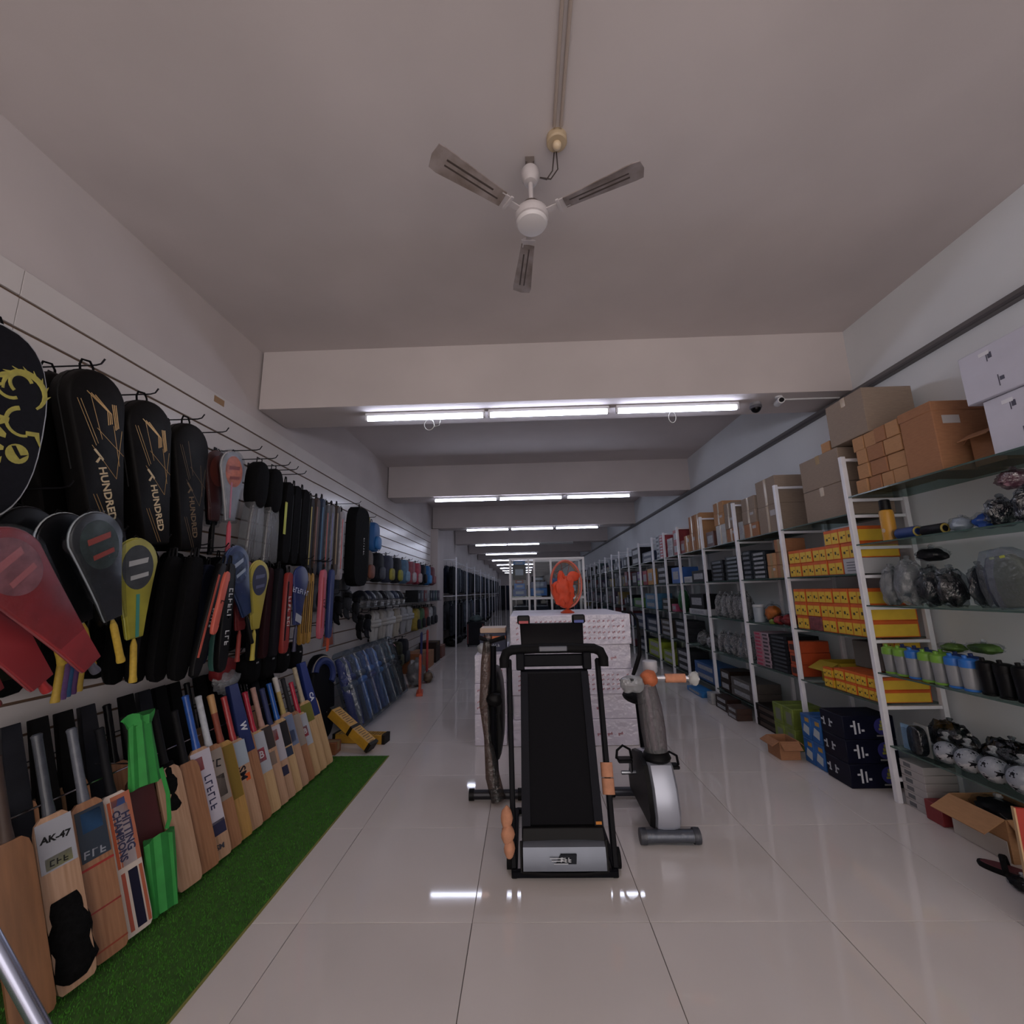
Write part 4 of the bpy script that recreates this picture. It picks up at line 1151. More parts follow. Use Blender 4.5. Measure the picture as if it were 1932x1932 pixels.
# --- white framed glass display cabinet behind the cartons
cabx0, cabx1, caby = -0.2, 0.865, 6.3
cab = thing('display_cabinet', 'white framed glass display cabinet behind the white cartons', 'display cabinet', ((cabx0+cabx1)/2, caby, 0))
wc = (cabx1-cabx0)
fr = MB()
H = 1.88
for x in (-wc/2, wc/2):
    for y in (0, 0.45):
        fr.box((x, y, H/2), (0.03, 0.03, H))
for x in (-wc/2+0.27, -wc/2+0.35, 0.06):
    fr.box((x, 0, H/2), (0.028, 0.03, H))
for z in (0.05, 1.3, H-0.015):
    for y in (0, 0.45):
        fr.box((0, y, z), (wc-0.03, 0.024, 0.03))
    for x in (-wc/2, wc/2):
        fr.box((x, 0.225, z), (0.024, 0.42, 0.03))
part('white_frame', fr, WHITEP, cab)
for z in (0.45, 0.9, 1.305):
    part('shelf_panel', MB().box((0, 0.225, z+0.02), (wc-0.04, 0.41, 0.008)), GLASS, cab)
for x0, x1 in ((-wc/2+0.02, -wc/2+0.25), (-wc/2+0.37, 0.04), (0.08, wc/2-0.02)):
    part('glass_pane', MB().box(((x0+x1)/2, -0.004, 0.95), (x1-x0, 0.005, 1.75)), film('eef2f4', 0.01, 0.02, 0.0), cab)
bx = [(-0.40, 1.335, 0.2, 0.10, '1c4a8c', 'blue'), (-0.40, 1.437, 0.16, 0.08, '2a6ab4', 'bright blue'), (-0.40, 1.519, 0.12, 0.05, '7a3030', 'red'), (-0.12, 1.335, 0.24, 0.11, '2c6cae', 'sky blue'), (-0.12, 1.447, 0.24, 0.09, '6a748c', 'grey blue'), (-0.12, 1.539, 0.2, 0.08, '1e2430', 'dark'),
      (0.16, 1.335, 0.14, 0.25, '24508c', 'tall blue'), (-0.40, 1.571, 0.2, 0.22, '20222a', 'black'), (-0.40, 1.793, 0.18, 0.05, '2a70b0', 'pale blue'), (0.36, 1.335, 0.2, 0.2, '181a20', 'charcoal')]
for i, (x, z, w, h, c, cn) in enumerate(bx):
    t = thing('boxed_goods', '%s box on the top shelf inside the white framed cabinet' % cn, 'box', (x+(cabx0+cabx1)/2, caby+0.10, z))
    part('box_body', MB().box((0, 0.1, h/2), (w, 0.2, h)), mat(c, 0.5, var=0.1), t, bevel=0.003)
    part('front_label', MB().box((0, -0.001, h/2), (w*0.6, 0.002, h*0.4)), mat('8a94a4', 0.5), t)
for i, (x, c, cn) in enumerate(((-0.38, '15161c', 'black'), (-0.10, '1c2030', 'ink blue'), (0.25, '1a1a1e', 'soot black'))):
    t = thing('boxed_goods', '%s box on the middle shelf inside the white framed cabinet' % cn, 'box', (x+(cabx0+cabx1)/2, caby+0.08, 0.926))
    part('box_body', MB().box((0, 0.13, 0.13), (0.22, 0.26, 0.26)), mat(c, 0.5), t, bevel=0.003)
    part('front_label', MB().box((0, -0.001, 0.13), (0.12, 0.002, 0.08)), mat('50545c', 0.5), t)

# --- exercise bikes
def bike(loc, rz, label, foam, wrapped_left=False):
    t = thing('exercise_bike', label, 'exercise bike', loc, rz)
    SIL = mat('a4a8b4', 0.28, 0.5)
    # local: front towards -Y
    f = MB().cyl((-0.13, -0.265, 0.042), (0.13, -0.265, 0.042), 0.032, n=14)
    ff = part('front_foot', f, mat('5a5e68', 0.3, 0.4), t)
    for s in (-1, 1):
        part('foot_cap', MB().cyl((s*0.13, -0.265, 0.042), (s*0.165, -0.265, 0.042), 0.040, n=14), mat('3a3c44', 0.5), ff)
    part('foot_plastic', MB().tube([(-0.15, -0.265, 0.042), (-0.05, -0.265, 0.043), (0.05, -0.265, 0.042), (0.15, -0.265, 0.042)], [0.043, 0.040, 0.042, 0.044], 12), FILM, ff)
    r = part('rear_foot', MB().cyl((-0.19, 0.30, 0.035), (0.14, 0.30, 0.035), 0.028, n=14), mat('4a4c54', 0.3, 0.5), t)
    for s, x in ((-1, -0.19), (1, 0.14)):
        part('foot_cap', MB().cyl((x, 0.30, 0.035), (x+s*0.03, 0.30, 0.035), 0.034, n=14), BLACKP, r)
    # flywheel housing: rounded silver shell
    prof = []
    for i in range(13):
        a = PI*i/12
        prof.append(a)
    ol = []
    for (y, z) in ((-0.27, 0.075), (-0.29, 0.14), (-0.26, 0.28), (-0.20, 0.38), (-0.08, 0.42), (0.10, 0.38), (0.20, 0.28), (0.26, 0.16), (0.24, 0.09)):
        ol.append((y, z))
    rr = []
    for x, k in ((-0.075, 0.90), (-0.06, 0.98), (-0.03, 1.0), (0.03, 1.0), (0.06, 0.98), (0.075, 0.90)):
        cy, cz = -0.02, 0.24
        rr.append([(x, cy+(y-cy)*k, cz+(z-cz)*k) for y, z in ol])
    part('flywheel_housing', MB().rings(rr), SIL, t, 'silver flywheel housing')
    part('side_shell', MB().rings([[(-0.10, -0.02+(y+0.02)*0.92, 0.25+(z-0.25)*0.95) for y, z in ol], [(-0.0755, -0.02+(y+0.02)*0.97, 0.25+(z-0.25)*0.98) for y, z in ol]]), BLACKP, t, 'black side shell')
    part('neck_collar', MB().lathe([(0.075, 0.38), (0.085, 0.40), (0.07, 0.43), (0.05, 0.44)], 18, (0, -0.12, 0)), BLACKP, t)
    part('front_post', MB().tube([(0, -0.12, 0.40), (-0.02, -0.06, 0.80)], 0.03, 12), mat('7a7480', 0.35, 0.4), t)
    part('bubble_wrap', MB().tube([(0.0, -0.125, 0.43), (-0.005, -0.11, 0.55), (-0.01, -0.09, 0.68), (-0.02, -0.06, 0.80)], [0.066, 0.074, 0.072, 0.062], 16), film('b8a8ac', 0.10, 0.2, 1.0, 60.0, 0.10), t, 'bubble wrap sleeve')
    part('rear_post', MB().tube([(0, 0.16, 0.28), (0, 0.24, 0.62)], 0.022, 10), DK, t)
    part('seat', MB().blob((0, 0.26, 0.66), (0.10, 0.13, 0.045), 0.1, 3, 18, 10), BLACKR, t)
    part('crank', MB().cyl((-0.19, 0.02, 0.26), (0.13, 0.02, 0.26), 0.012, n=8), STEEL, t)
    for s, dz in ((-1, 0.08), (1, 0.04)):
        x = -0.17 if s < 0 else 0.12
        part('crank_arm', MB().tube([(x*0.75, 0.02, 0.26), (x*0.78, 0.0, 0.26+dz)], 0.012, 8), STEEL, t)
        pdl = part('pedal', MB().box((x, 0.0, 0.262+dz), (0.09, 0.07, 0.022)), BLACKP, t, bevel=0.006)
        part('pedal_strap', MB().tube([(x-0.05, 0.0, 0.27+dz), (x-0.045, -0.01, 0.32+dz), (x-0.01, -0.015, 0.35+dz), (x+0.035, -0.01, 0.325+dz), (x+0.045, 0.0, 0.27+dz)], 0.008, 6), BLACKP, pdl)
    part('handlebar', MB().tube([(-0.14, -0.16, 0.845), (-0.08, -0.12, 0.84), (-0.02, -0.06, 0.83), (0.06, -0.08, 0.842), (0.20, -0.10, 0.845), (0.30, -0.12, 0.84)], 0.015, 8), CHROME, t)
    if foam:
        part('foam_wrap', MB().tube([(0.10, -0.088, 0.843), (0.22, -0.105, 0.845)], 0.027, 10), mat('c08262', 0.75, var=0.1, scale=40), t, 'copper foam wrap')
        part('foam_wrap', MB().blob((0.0, -0.085, 0.845), (0.055, 0.055, 0.05), 0.15, 4, 14, 10), mat('b4623c', 0.7, var=0.15, scale=30), t, 'copper foam wrap')
        part('console_wrap', MB().blob((-0.12, -0.12, 0.82), (0.075, 0.06, 0.05), 0.3, 5, 16, 10, seed=3), film('a89c98', 0.2, 0.2, 0.9, 40, 0.4), t)
        part('bar_end', MB().blob((0.27, -0.115, 0.845), (0.035, 0.03, 0.04), 0.25, 5, 12, 8), mat('a8aaa8', 0.5), t)
        part('white_cap', MB().lathe([(0.04, 0.86), (0.046, 0.87), (0.046, 0.93), (0.04, 0.935)], 18, (0.04, 0.02, 0)), mat('b4b4ba', 0.4), t, 'white cap')
    return t
bike((0.775, 2.975, 0.0), 0.0, 'silver exercise bike wrapped in bubble film beside the treadmill', True)
# second bike mostly hidden: black wheel side, wrapped in brown film
t = thing('exercise_bike', 'black exercise bike wrapped in brown film half hidden by the treadmill', 'exercise bike', (-0.23, 3.25, 0))
r = part('rear_foot', MB().cyl((-0.15, 0.0, 0.035), (0.15, 0.0, 0.035), 0.03, n=14), mat('26262c', 0.35, 0.4), t)
for s in (-1, 1):
    part('foot_cap', MB().cyl((s*0.15, 0, 0.035), (s*0.185, 0, 0.035), 0.037, n=14), BLACKP, r)
part('flywheel_housing', MB().puff(sup(0.12, 0.62, 20, 2.4, 0.22), 0.02, 0.34, 0.05, 0.03), BLACKP, t)
part('front_post', MB().tube([(0.0, 0.06, 0.06), (-0.01, -0.02, 0.45), (-0.005, -0.02, 1.02)], 0.022, 10), DK, t)
part('knob', MB().blob((0.005, -0.05, 0.66), (0.06, 0.035, 0.045), 0.2, 4, 14, 10), BLACKP, t)
part('film_sleeve', MB().tube([(-0.04, -0.02, 1.10), (-0.06, -0.02, 0.9), (-0.07, 0.0, 0.62), (-0.05, 0.0, 0.4), (-0.02, -0.03, 0.16), (0.02, -0.05, 0.02)], [0.03, 0.036, 0.042, 0.03, 0.05, 0.05], 14), film('a8968a', 0.08, 0.2, 0.9, 36, 0.03), t)
part('handlebar', MB().tube([(-0.10, -0.05, 1.08), (-0.02, -0.03, 1.05), (0.08, -0.05, 1.08)], 0.016, 8), BLACKR, t)
# black strap looped at the corner of the tall stack
solid('hanging_strap', MB().tube([(1.06, 4.22, 1.12), (1.065, 4.20, 0.95), (1.05, 4.18, 0.80), (1.0, 4.16, 0.69), (0.97, 4.15, 0.63)], [0.012, 0.016, 0.02, 0.02, 0.016], 8).tube([(1.06, 4.22, 1.12), (1.03, 4.30, 1.18), (0.97, 4.42, 1.182)], 0.012, 8), BLACKR, 'thick black strap hanging over the corner of the tall carton stack', 'strap')

# --- chrome pole of a stand beside the near bats
t = thing('chrome_stand', 'chrome tube of a floor stand beside the near cricket bats', 'stand', (-1.02, 1.30, 0.0))
part('tube_leg', MB().tube([(0.0, 0.0, 0.02), (-0.33, -0.11, 0.62), (-0.62, -0.2, 1.05)], 0.017, 12), mat('b4b8cc', 0.22, 0.9), t)
part('rubber_foot', MB().cyl((0.004, 0.001, 0.0), (-0.008, -0.003, 0.03), 0.022, n=12), BLACKR, t)

# ================================================================== RIGHT HAND SHELVING
XF, XB = 2.40, 2.80
POSTS = [1.70, 3.16, 4.03, 4.87, 5.80, 6.70, 7.37, 8.05, 9.0, 9.95, 10.9, 11.85, 12.8, 13.75, 14.7, 15.65, 16.6, 17.55, 18.5]
L0 = [2.03, 1.68, 1.256, 0.81, 0.35]
L1 = [1.91, 1.475, 1.03, 0.60, 0.16]
post_me = MB().box((0, 0, 1.17), (0.034, 0.034, 2.34)).mesh('post', 0.003)
rung_me = MB().box((0, 0, 0), (XB-XF-0.034, 0.022, 0.022)).mesh('rung', 0.002)
where = ['at the near end of the shelving', 'between the water bottles and the yellow tins', 'beside the yellow tin boxes', 'beside the brown top cartons']
for i, y in enumerate(POSTS):
    lab = 'white steel shelving frame %s' % (where[i] if i < 4 else 'at the far end of the %s shelf bay' % ords[i-1])
    t = thing('shelving_frame', lab, 'shelving', (XF, y, 0), group='white shelving frames along the right wall')
    obj('front_post', post_me, RACKW, t, (0, 0, 0))
    obj('back_post', post_me, RACKW, t, (XB-XF, 0, 0))
    zs_ = sorted(set([round(z-0.016, 3) for z in ((L0 if i == 0 else L0+L1 if i == 1 else L1))]+[2.32]))
    for z in zs_:
        obj('rung', rung_me, RACKW, t, ((XB-XF)/2, 0, z-0.006))
glass_me = {}
LEV = ['top', 'second', 'third', 'fourth', 'lowest']
def bayname(b):
    return 'in the near shelf bay' if b == 0 else 'in the %s shelf bay' % ords[b]
for b in range(len(POSTS)-1):
    y0, y1 = POSTS[b]+0.02, POSTS[b+1]-0.02
    for k, z in enumerate(L0 if b == 0 else L1):
        if k == 4 and b in (1, 2):
            continue
        dgl = b >= 2
        key = (round(y1-y0, 3), dgl)
        if key not in glass_me:
            glass_me[key] = (MB().box((0, 0, 0), (XB-XF+0.02, y1-y0, 0.008)).mesh('glass_panel'), MB().box((0, 0, 0), (0.003, y1-y0, 0.009)).mesh('front_edge'))
        t = thing('glass_shelf', '%s glass shelf %s' % (LEV[k], bayname(b)), 'shelf', ((XF+XB)/2, (y0+y1)/2, z-0.004), group='glass shelves along the right wall')
        obj('glass_panel', glass_me[key][0], GLASS, t)
        obj('front_edge', glass_me[key][1], GLASSE, t, (-(XB-XF)/2-0.0117, 0, 0))

RW = -PI/2    # goods facing the aisle from the right: local -Y is towards the aisle
def carton(loc, d, label, m=None, tape=True, tag_=None, rz=RW, name='carton', cat='carton', group=None, text=None, flaps=False, bevel=0.004, tcol='3a2a20'):
    """d = (width along the shelf, depth, height); origin: middle of the front bottom edge"""
    t = thing(name, label, cat, loc, rz, group)
    w, dp, h = d
    m = m or CARD[0]
    if flaps:
        b = MB()
        tk = 0.006
        b.box((0, tk/2, h/2), (w, tk, h)).box((0, dp-tk/2, h/2), (w, tk, h)).box((-w/2+tk/2, dp/2, h/2), (tk, dp-2*tk, h)).box((w/2-tk/2, dp/2, h/2), (tk, dp-2*tk, h)).box((0, dp/2, tk/2), (w-2*tk, dp-2*tk, tk))
        part('box_body', b, m, t)
        for nm_, M in (('front', Matrix.Translation((0, 0, h)) @ Matrix.Rotation(0.5, 4, 'X')), ('back', Matrix.Translation((0, dp, h)) @ Matrix.Rotation(-0.7, 4, 'X') )):
            f = MB().box((0, -dp*0.22 if nm_ == 'front' else dp*0.22, 0.0), (w*0.98, dp*0.44, 0.005), M)
            part('flap', f, m, t)
        for s in (-1, 1):
            M = Matrix.Translation((s*w/2, dp/2, h)) @ Matrix.Rotation(s*0.75, 4, 'Y')
            part('flap', MB().box((s*w*0.2, 0, 0), (w*0.4, dp*0.95, 0.005), M), m, t)
    else:
        part('box_body', MB().box((0, dp/2, h/2), (w, dp, h)), m, t, bevel=bevel)
        if tape:
            part('tape', MB().box((0, dp/2, h+0.0005), (0.045, dp, 0.001)).box((0, -0.0005, h-0.035), (0.045, 0.001, 0.07)), TAPE, t)
    if tag_:
        part('paper_label', MB().box((tag_[0], -0.001, tag_[1]), (tag_[2], 0.0015, tag_[3])), mat('b4b0b0', 0.6), t, 'white paper label')
    if text:
        for s, x, z, sz, c in text:
            lettering(s, sz, mat(c, 0.6), t, (x, -0.0012, z))
    return t
def sh(b, k):
    return (L0 if b == 0 else L1)[k]+0.0008
# ---- near bay, top shelf
z = sh(0, 0)
WC = mat('c2c2d0', 0.6, var=0.04, scale=8)
def wbox(loc, d, label):
    t = carton(loc, d, label, WC, tape=False, name='white_carton')
    k = MB()
    for s in (-1, 1):
        k.box((s*0.09, -0.0008, d[2]*0.78), (0.004, 0.001, 0.05)).box((s*0.09+0.015, -0.0008, d[2]*0.79), (0.018, 0.001, 0.03)).box((s*0.06, -0.0008, d[2]*0.25), (0.004, 0.001, 0.06)).box((s*0.06+0.016, -0.0008, d[2]*0.27), (0.02, 0.001, 0.02))
    part('carton_marks', k, mat('4a4a5a', 0.7), t, 'dark handling marks')
    part('white_sticker', MB().box((-0.1, -0.001, d[2]*0.86), (0.05, 0.0014, 0.02)), mat('d8d8de', 0.4), t)
    return t
wbox((2.42, 1.965, z), (0.42, 0.38, 0.29), 'white carton with dark handling marks on the near top shelf, lower of two')
wbox((2.40, 2.0, z+0.292), (0.46, 0.40, 0.27), 'white carton with dark handling marks stacked on the other white one')
carton((2.55, 2.315, z), (0.16, 0.2, 0.19), 'small open brown carton between white cartons and big brown carton', CARD[1], flaps=True)
t = carton((2.42, 2.555, z), (0.22, 0.37, 0.42), 'tall brown carton with white label beside the small tan cartons', CARD[1], tape=False)
part('lid', MB().box((0, 0.185, 0.395), (0.228, 0.378, 0.06)), CARD[1], t, bevel=0.004)
part('side_label', MB().box((0.1112, 0.10, 0.31), (0.0015, 0.10, 0.05)), mat('b4b0ae', 0.6), t, 'white paper label')
rr_ = random.Random(5)
nb = 0
for r in range(4):
    yy = 2.675
    n0_ = nb+1
    while yy < 3.08:
        w = rr_.choice((0.095, 0.105, 0.115, 0.14))
        if yy+w > 3.115:
            break
        nb += 1
        carton((2.42+rr_.uniform(0, 0.018), yy+w/2, z+r*0.1045), (w-0.005, 0.17, 0.102), 'small tan carton, %s layer of the pile, %s from the tall brown carton' % (('bottom', 'second', 'third', 'uppermost')[r], ords[nb-n0_]), CARD[0] if nb % 3 else CARD[1], tape=False, name='small_carton', group='pile of small tan cartons')
        yy += w
carton((2.43, 3.10, z+0.4195), (0.37, 0.35, 0.33), 'large grey brown carton on top of the small tan cartons', CARD[2], tag_=None)
# second bay, top shelf
z = sh(1, 0)
carton((2.43, 3.46, z), (0.46, 0.36, 0.265), 'wide grey brown carton on the top shelf of the yellow tin bay, lower', CARD[2])
carton((2.43, 3.46, z+0.267), (0.46, 0.36, 0.265), 'wide grey brown carton on the top shelf of the yellow tin bay, upper', CARD[2])
carton((2.44, 3.36, z+0.534), (0.10, 0.1, 0.08), 'tiny tan carton on the wide grey brown cartons', CARD[0], tape=False)
# ---- near bay, second shelf: yellow bottle, foil goods
z = sh(0, 1)
t = thing('yellow_bottle', 'tall yellow bottle with black cap on the near second shelf', 'bottle', (2.46, 2.93, z))
part('bottle_body', MB().lathe([(0.036, 0), (0.04, 0.005), (0.04, 0.19), (0.036, 0.205), (0.028, 0.21)], 20), mat('b8862a', 0.4), t)
part('cap', MB().lathe([(0.031, 0.211), (0.032, 0.215), (0.03, 0.275), (0.024, 0.28)], 20), BLACKP, t)
part('label_dot', MB().cyl((-0.0405, -0.004, 0.07), (-0.0395, -0.004, 0.07), 0.014, n=14), mat('b4a088', 0.5), t)
def roll(loc, c1, label, r=0.035, L=0.13, ry=0.0):
    t = thing('rolled_band', label, 'exercise band', loc, rz=ry)
    part('roll', MB().cyl((0, -L/2, r), (0, L/2, r), r, n=16), c1, t)
    part('end_ring', MB().tube([(r*0.75*math.cos(a), -L/2-0.002, r+r*0.75*math.sin(a)) for a in [2*PI*i/16 for i in range(16)]], 0.006, 5, closed=True), mat('b09a4a', 0.5), t)
    part('plastic_wrap', MB().cyl((0, -L/2-0.01, r), (0, L/2+0.02, r), r*1.08, n=16), FILM, t)
    return t
roll((2.45, 2.78, z), mat('1c3c7c', 0.5), 'blue rolled band with yellow ring end on the near second shelf')
roll((2.47, 2.625, z), mat('14141a', 0.6), 'black rolled band with yellow ring end on the near second shelf', 0.032)
def pouch(loc, r, col, label, seed, glitter=False, cat='pouch', name='plastic_pouch', fl=None, inner=True):
    t = thing(name, label, cat, loc)
    if inner:
        part('contents', MB().blob((0, 0, r[2]*0.9), (r[0]*0.85, r[1]*0.85, r[2]*0.85), 0.25, 5, 18, 12, seed=seed, flat=0.001), col, t)
    part('plastic_bag', MB().blob((0, 0, r[2]*0.96), r, 0.28, 7, 24, 16, seed=seed+9, flat=0.0), fl or FILM, t)
    part('bag_neck', MB().tube([(0, 0, r[2]*1.75), (0.004, 0.003, r[2]*1.95), (0.012, 0.01, r[2]*2.1)], [r[0]*0.22, r[0]*0.10, r[0]*0.22], 8), fl or FILM2, t)
    return t
pouch((2.50, 2.49, z), (0.055, 0.06, 0.045), mat('9aa4b0', 0.4), 'clear crinkled pouch beside the rolled bands', 1)
pouch((2.52, 2.375, z), (0.07, 0.055, 0.045), mat('1e4a9c', 0.5), 'blue filled clear pouch on the near second shelf', 2)
for i, (y, x, c, cn, rz_) in enumerate(((2.30, 2.53, '1a1c26', 'ink black', 0.08), (2.16, 2.52, '20242e', 'slate black', 0.09), (2.04, 2.55, '30323e', 'grey black', 0.09))):
    pouch((x, y, z), (0.08, 0.052, rz_), mat(c, 0.4, var=0.4, scale=20), '%s pouch in crinkled plastic on the near second shelf' % cn, 10+i, fl=film('c8ccd4', 0.14, 0.1, 1.2, 34))
pouch((2.53, 2.21, z+0.185), (0.075, 0.06, 0.05), mat('8a6874', 0.4), 'pinkish pouch lying on the black pouches', 21, fl=film('d8c8d0', 0.25, 0.1, 1.2, 34))
# ---- near bay, third shelf: goods in plastic bags
z = sh(0, 2)
for i, (y, x, r, c, cn) in enumerate(((3.03, 2.50, (0.075, 0.055, 0.13), '5a5e62', 'narrow grey'), (2.90, 2.51, (0.085, 0.07, 0.15), '3c444a', 'slate grey'), (2.755, 2.52, (0.08, 0.065, 0.12), '26282e', 'dark'), (2.62, 2.50, (0.08, 0.062, 0.115), '0e0e14', 'shiny black'), (2.505, 2.55, (0.07, 0.03, 0.12), '22242c', 'dull black'))):
    pouch((x, y, z), r, mat(c, 0.5, var=0.3, scale=16), '%s bagged cap bundle on the near third shelf' % cn, 40+i, fl=film('cdd2d6', 0.08, 0.15, 1.0, 26, 0.2 if i in (0, 1) else 0.02), name='bagged_bundle', cat='bagged goods')
pouch((2.56, 2.77, z+0.275), (0.075, 0.09, 0.045), mat('16161a', 0.6), 'black bundle lying on the bagged bundles', 51, name='bagged_bundle', cat='bagged goods')
def jerseybag(loc, label, c, seed, tilt=-0.15):
    t = thing('bagged_guard', label, 'bagged goods', (loc[0], loc[1], loc[2]+0.014), rot=(0, tilt, RW))
    ol = [(-0.085, 0), (0.085, 0), (0.10, 0.12), (0.075, 0.26), (0.02, 0.30), (-0.04, 0.30), (-0.09, 0.22), (-0.105, 0.10)]
    part('guard', MB().puff([(x*0.8, 0.006+z*0.86) for x, z in ol], -0.028, 0.028, 0.012, 0.02), mat(c, 0.6, var=0.2, scale=12), t)
    part('plastic_bag', MB().puff(ol, -0.04, 0.04, 0.012, 0.015), film('d4dae0', 0.07, 0.15, 0.8, 24, 0.10), t)
    part('sticker', MB().box((0.02, -0.0415, 0.25), (0.024, 0.0015, 0.012)), mat('a8b04a', 0.5), t, 'yellow sticker')
    return t
jerseybag((2.53, 2.345, z), 'navy guard in a frosted plastic bag on the near third shelf', '28324e', 1)
jerseybag((2.44, 2.21, z), 'olive guard in a frosted plastic bag on the near third shelf', '4a5440', 2)
jerseybag((2.54, 2.055, z), 'grey guard in a frosted plastic bag on the near third shelf', '6a6e74', 3)
# ---- near bay, fourth shelf: shaker bottles
z = sh(0, 3)
def shaker(loc, lid, body, label, group):
    t = thing('shaker_bottle', label, 'bottle', loc, group=group)
    part('bottle_body', MB().lathe([(0.034, 0.012), (0.036, 0.02), (0.040, 0.125)], 18), body, t)
    part('base_ring', MB().lathe([(0.033, 0.0), (0.037, 0.002), (0.038, 0.012), (0.034, 0.014)], 18), lid, t)
    part('lid', MB().lathe([(0.041, 0.125), (0.042, 0.13), (0.041, 0.165), (0.03, 0.172), (0.02, 0.175)], 18), lid, t)
    part('spout', MB().cyl((-0.015, 0, 0.172), (-0.018, 0, 0.19), 0.011, n=10), lid, t)
    return t
LG, LB = mat('6f9c3a', 0.4), mat('2c6ab8', 0.4)
DBODY, BBODY = film('4a4c50', 0.12, 0.1, 0.0, 1, 0.35), film('8a90a8', 0.12, 0.1, 0.0, 1, 0.4)
seq = [('g', 3.085), ('g', 2.995), ('b', 2.905), ('g', 2.815), ('g', 2.73), ('b', 2.645), ('b', 2.56)]
for i, (k, y) in enumerate(seq):
    shaker((2.445, y, z), LG if k == 'g' else LB, DBODY if k == 'g' else BBODY, '%s lidded shaker bottle, %s from the shelf post in the front row' % ('lime green' if k == 'g' else 'blue', ords[i]), 'shaker bottles in the front row')
for i, y in enumerate((3.07, 2.98, 2.89, 2.80, 2.71, 2.62)):
    shaker((2.54, y, z), mat('1c3064', 0.5) if i != 3 else LG, mat('15161a', 0.4), '%s lidded dark shaker bottle, %s from the shelf post in the rear row' % ('navy' if i != 3 else 'lime green', ords[i]), 'shaker bottles in the rear row')
for i, y in enumerate((2.47, 2.385, 2.30, 2.215, 2.13)):
    shaker((2.45, y, z), BLACKP, mat('101114', 0.35) if i != 3 else mat('3a6a6a', 0.4), ('teal bodied black lidded shaker bottle beside the plain black ones' if i == 3 else 'plain black shaker bottle, %s from the blue lidded ones' % ords[i]), 'black shaker bottles')
pouch((2.55, 2.74, z+0.18), (0.06, 0.08, 0.028), mat('5a7a2a', 0.6, var=0.4, scale=14), 'lime and black glove pair lying on the rear shaker bottles', 61, name='sports_glove', cat='gloves')
pouch((2.55, 2.56, z+0.195), (0.06, 0.09, 0.032), mat('4a6a2a', 0.6, var=0.7, scale=10), 'lime striped glove bundle lying beside the other gloves', 62, name='sports_glove', cat='gloves')
pouch((2.56, 2.38, z+0.0), (0.05, 0.09, 0.09), mat('0e0e12', 0.7), 'black glove bundle behind the plain black shaker bottles', 63, name='sports_glove', cat='gloves')
# ---- near bay, lowest shelf: bagged footballs
z = sh(0, 4)
def football(loc, r, label, bag=True, group=None):
    t = thing('bagged_football', label, 'football', loc, group=group)
    part('ball', MB().sphere((0, 0, r), r, 24, 16), mat('b4b4b8', 0.4), t)
    ico = [Vector(q).normalized() for q in ((0, 1, 1.618), (0, -1, 1.618), (0, 1, -1.618), (0, -1, -1.618), (1, 1.618, 0), (-1, 1.618, 0), (1, -1.618, 0), (-1, -1.618, 0), (1.618, 0, 1), (-1.618, 0, 1), (1.618, 0, -1), (-1.618, 0, -1))]
    pt = MB()
    for n_ in ico:
        a = n_.orthogonal().normalized()
        b = n_.cross(a)
        ring = [((n_+(a*math.cos(2*PI*k/5)+b*math.sin(2*PI*k/5))*0.34).normalized())*r*1.006 for k in range(5)]
        c = n_*r*1.012
        i0 = len(pt.v)
        pt.v += [tuple(c+Vector((0, 0, r)))]+[tuple(q+Vector((0, 0, r))) for q in ring]
        for k in range(5):
            pt.f.append((i0, i0+1+k, i0+1+(k+1) % 5))
    part('black_patches', pt, mat('14141a', 0.45), t, 'black pentagon patches')
    if bag:
        part('plastic_bag', MB().blob((0, 0, r*1.18), (r*1.05, r*1.03, r*1.18), 0.06, 8, 22, 16, seed=loc[1], flat=0.0), film('e4e8ec', 0.05, 0.10, 1.0, 22), t)
        part('bag_neck', MB().tube([(0, 0, r*2.2), (0.01, 0, r*2.45), (0.02, 0.01, r*2.7)], [r*0.4, r*0.14, r*0.3], 8), FILM2, t)
    return t
t = thing('carded_goods', 'pale blue card pack hanging bag on the near lowest shelf', 'carded pack', (2.44, 3.06, z), rot=(0, 0, RW))
part('card', MB().box((0, 0.01, 0.075), (0.08, 0.01, 0.15)), mat('7ea4c4', 0.4, var=0.3, scale=9), t)
part('blister', MB().puff(sup(0.075, 0.13, 16, 3, 0.005), -0.03, 0.004, 0.01, 0.01), FILM, t)
t = thing('carded_goods', 'pale card pack in a dark bag beside the blue card pack', 'carded pack', (2.44, 2.95, z), rot=(0, 0, RW))
part('card', MB().box((0, 0.01, 0.09), (0.09, 0.01, 0.18)), mat('8a8c8a', 0.5), t)
part('blister', MB().puff(sup(0.10, 0.17, 16, 3, 0.003), -0.05, 0.004, 0.01, 0.01), FILMD, t)
for i, (y, c) in enumerate(((2.83, 'with its white card'), (2.70, 'next to the white carded one'), (2.565, 'in the middle of the ball row'), (2.425, 'with a large black patch'), (2.27, 'at the near end of the ball row'))):
    football((2.475, y, z), 0.06+0.002*i, 'white and black football in a clear bag %s' % c)
pouch((2.63, 2.6, z), (0.08, 0.16, 0.10), mat('1a1a1e', 0.6), 'dark bagged bundle behind the footballs', 71, fl=FILMD, name='bagged_bundle', cat='bagged goods')
pouch((2.63, 2.95, z), (0.08, 0.14, 0.10), mat('24262a', 0.6), 'charcoal bagged bundle behind the card packs', 72, fl=FILMD, name='bagged_bundle', cat='bagged goods')
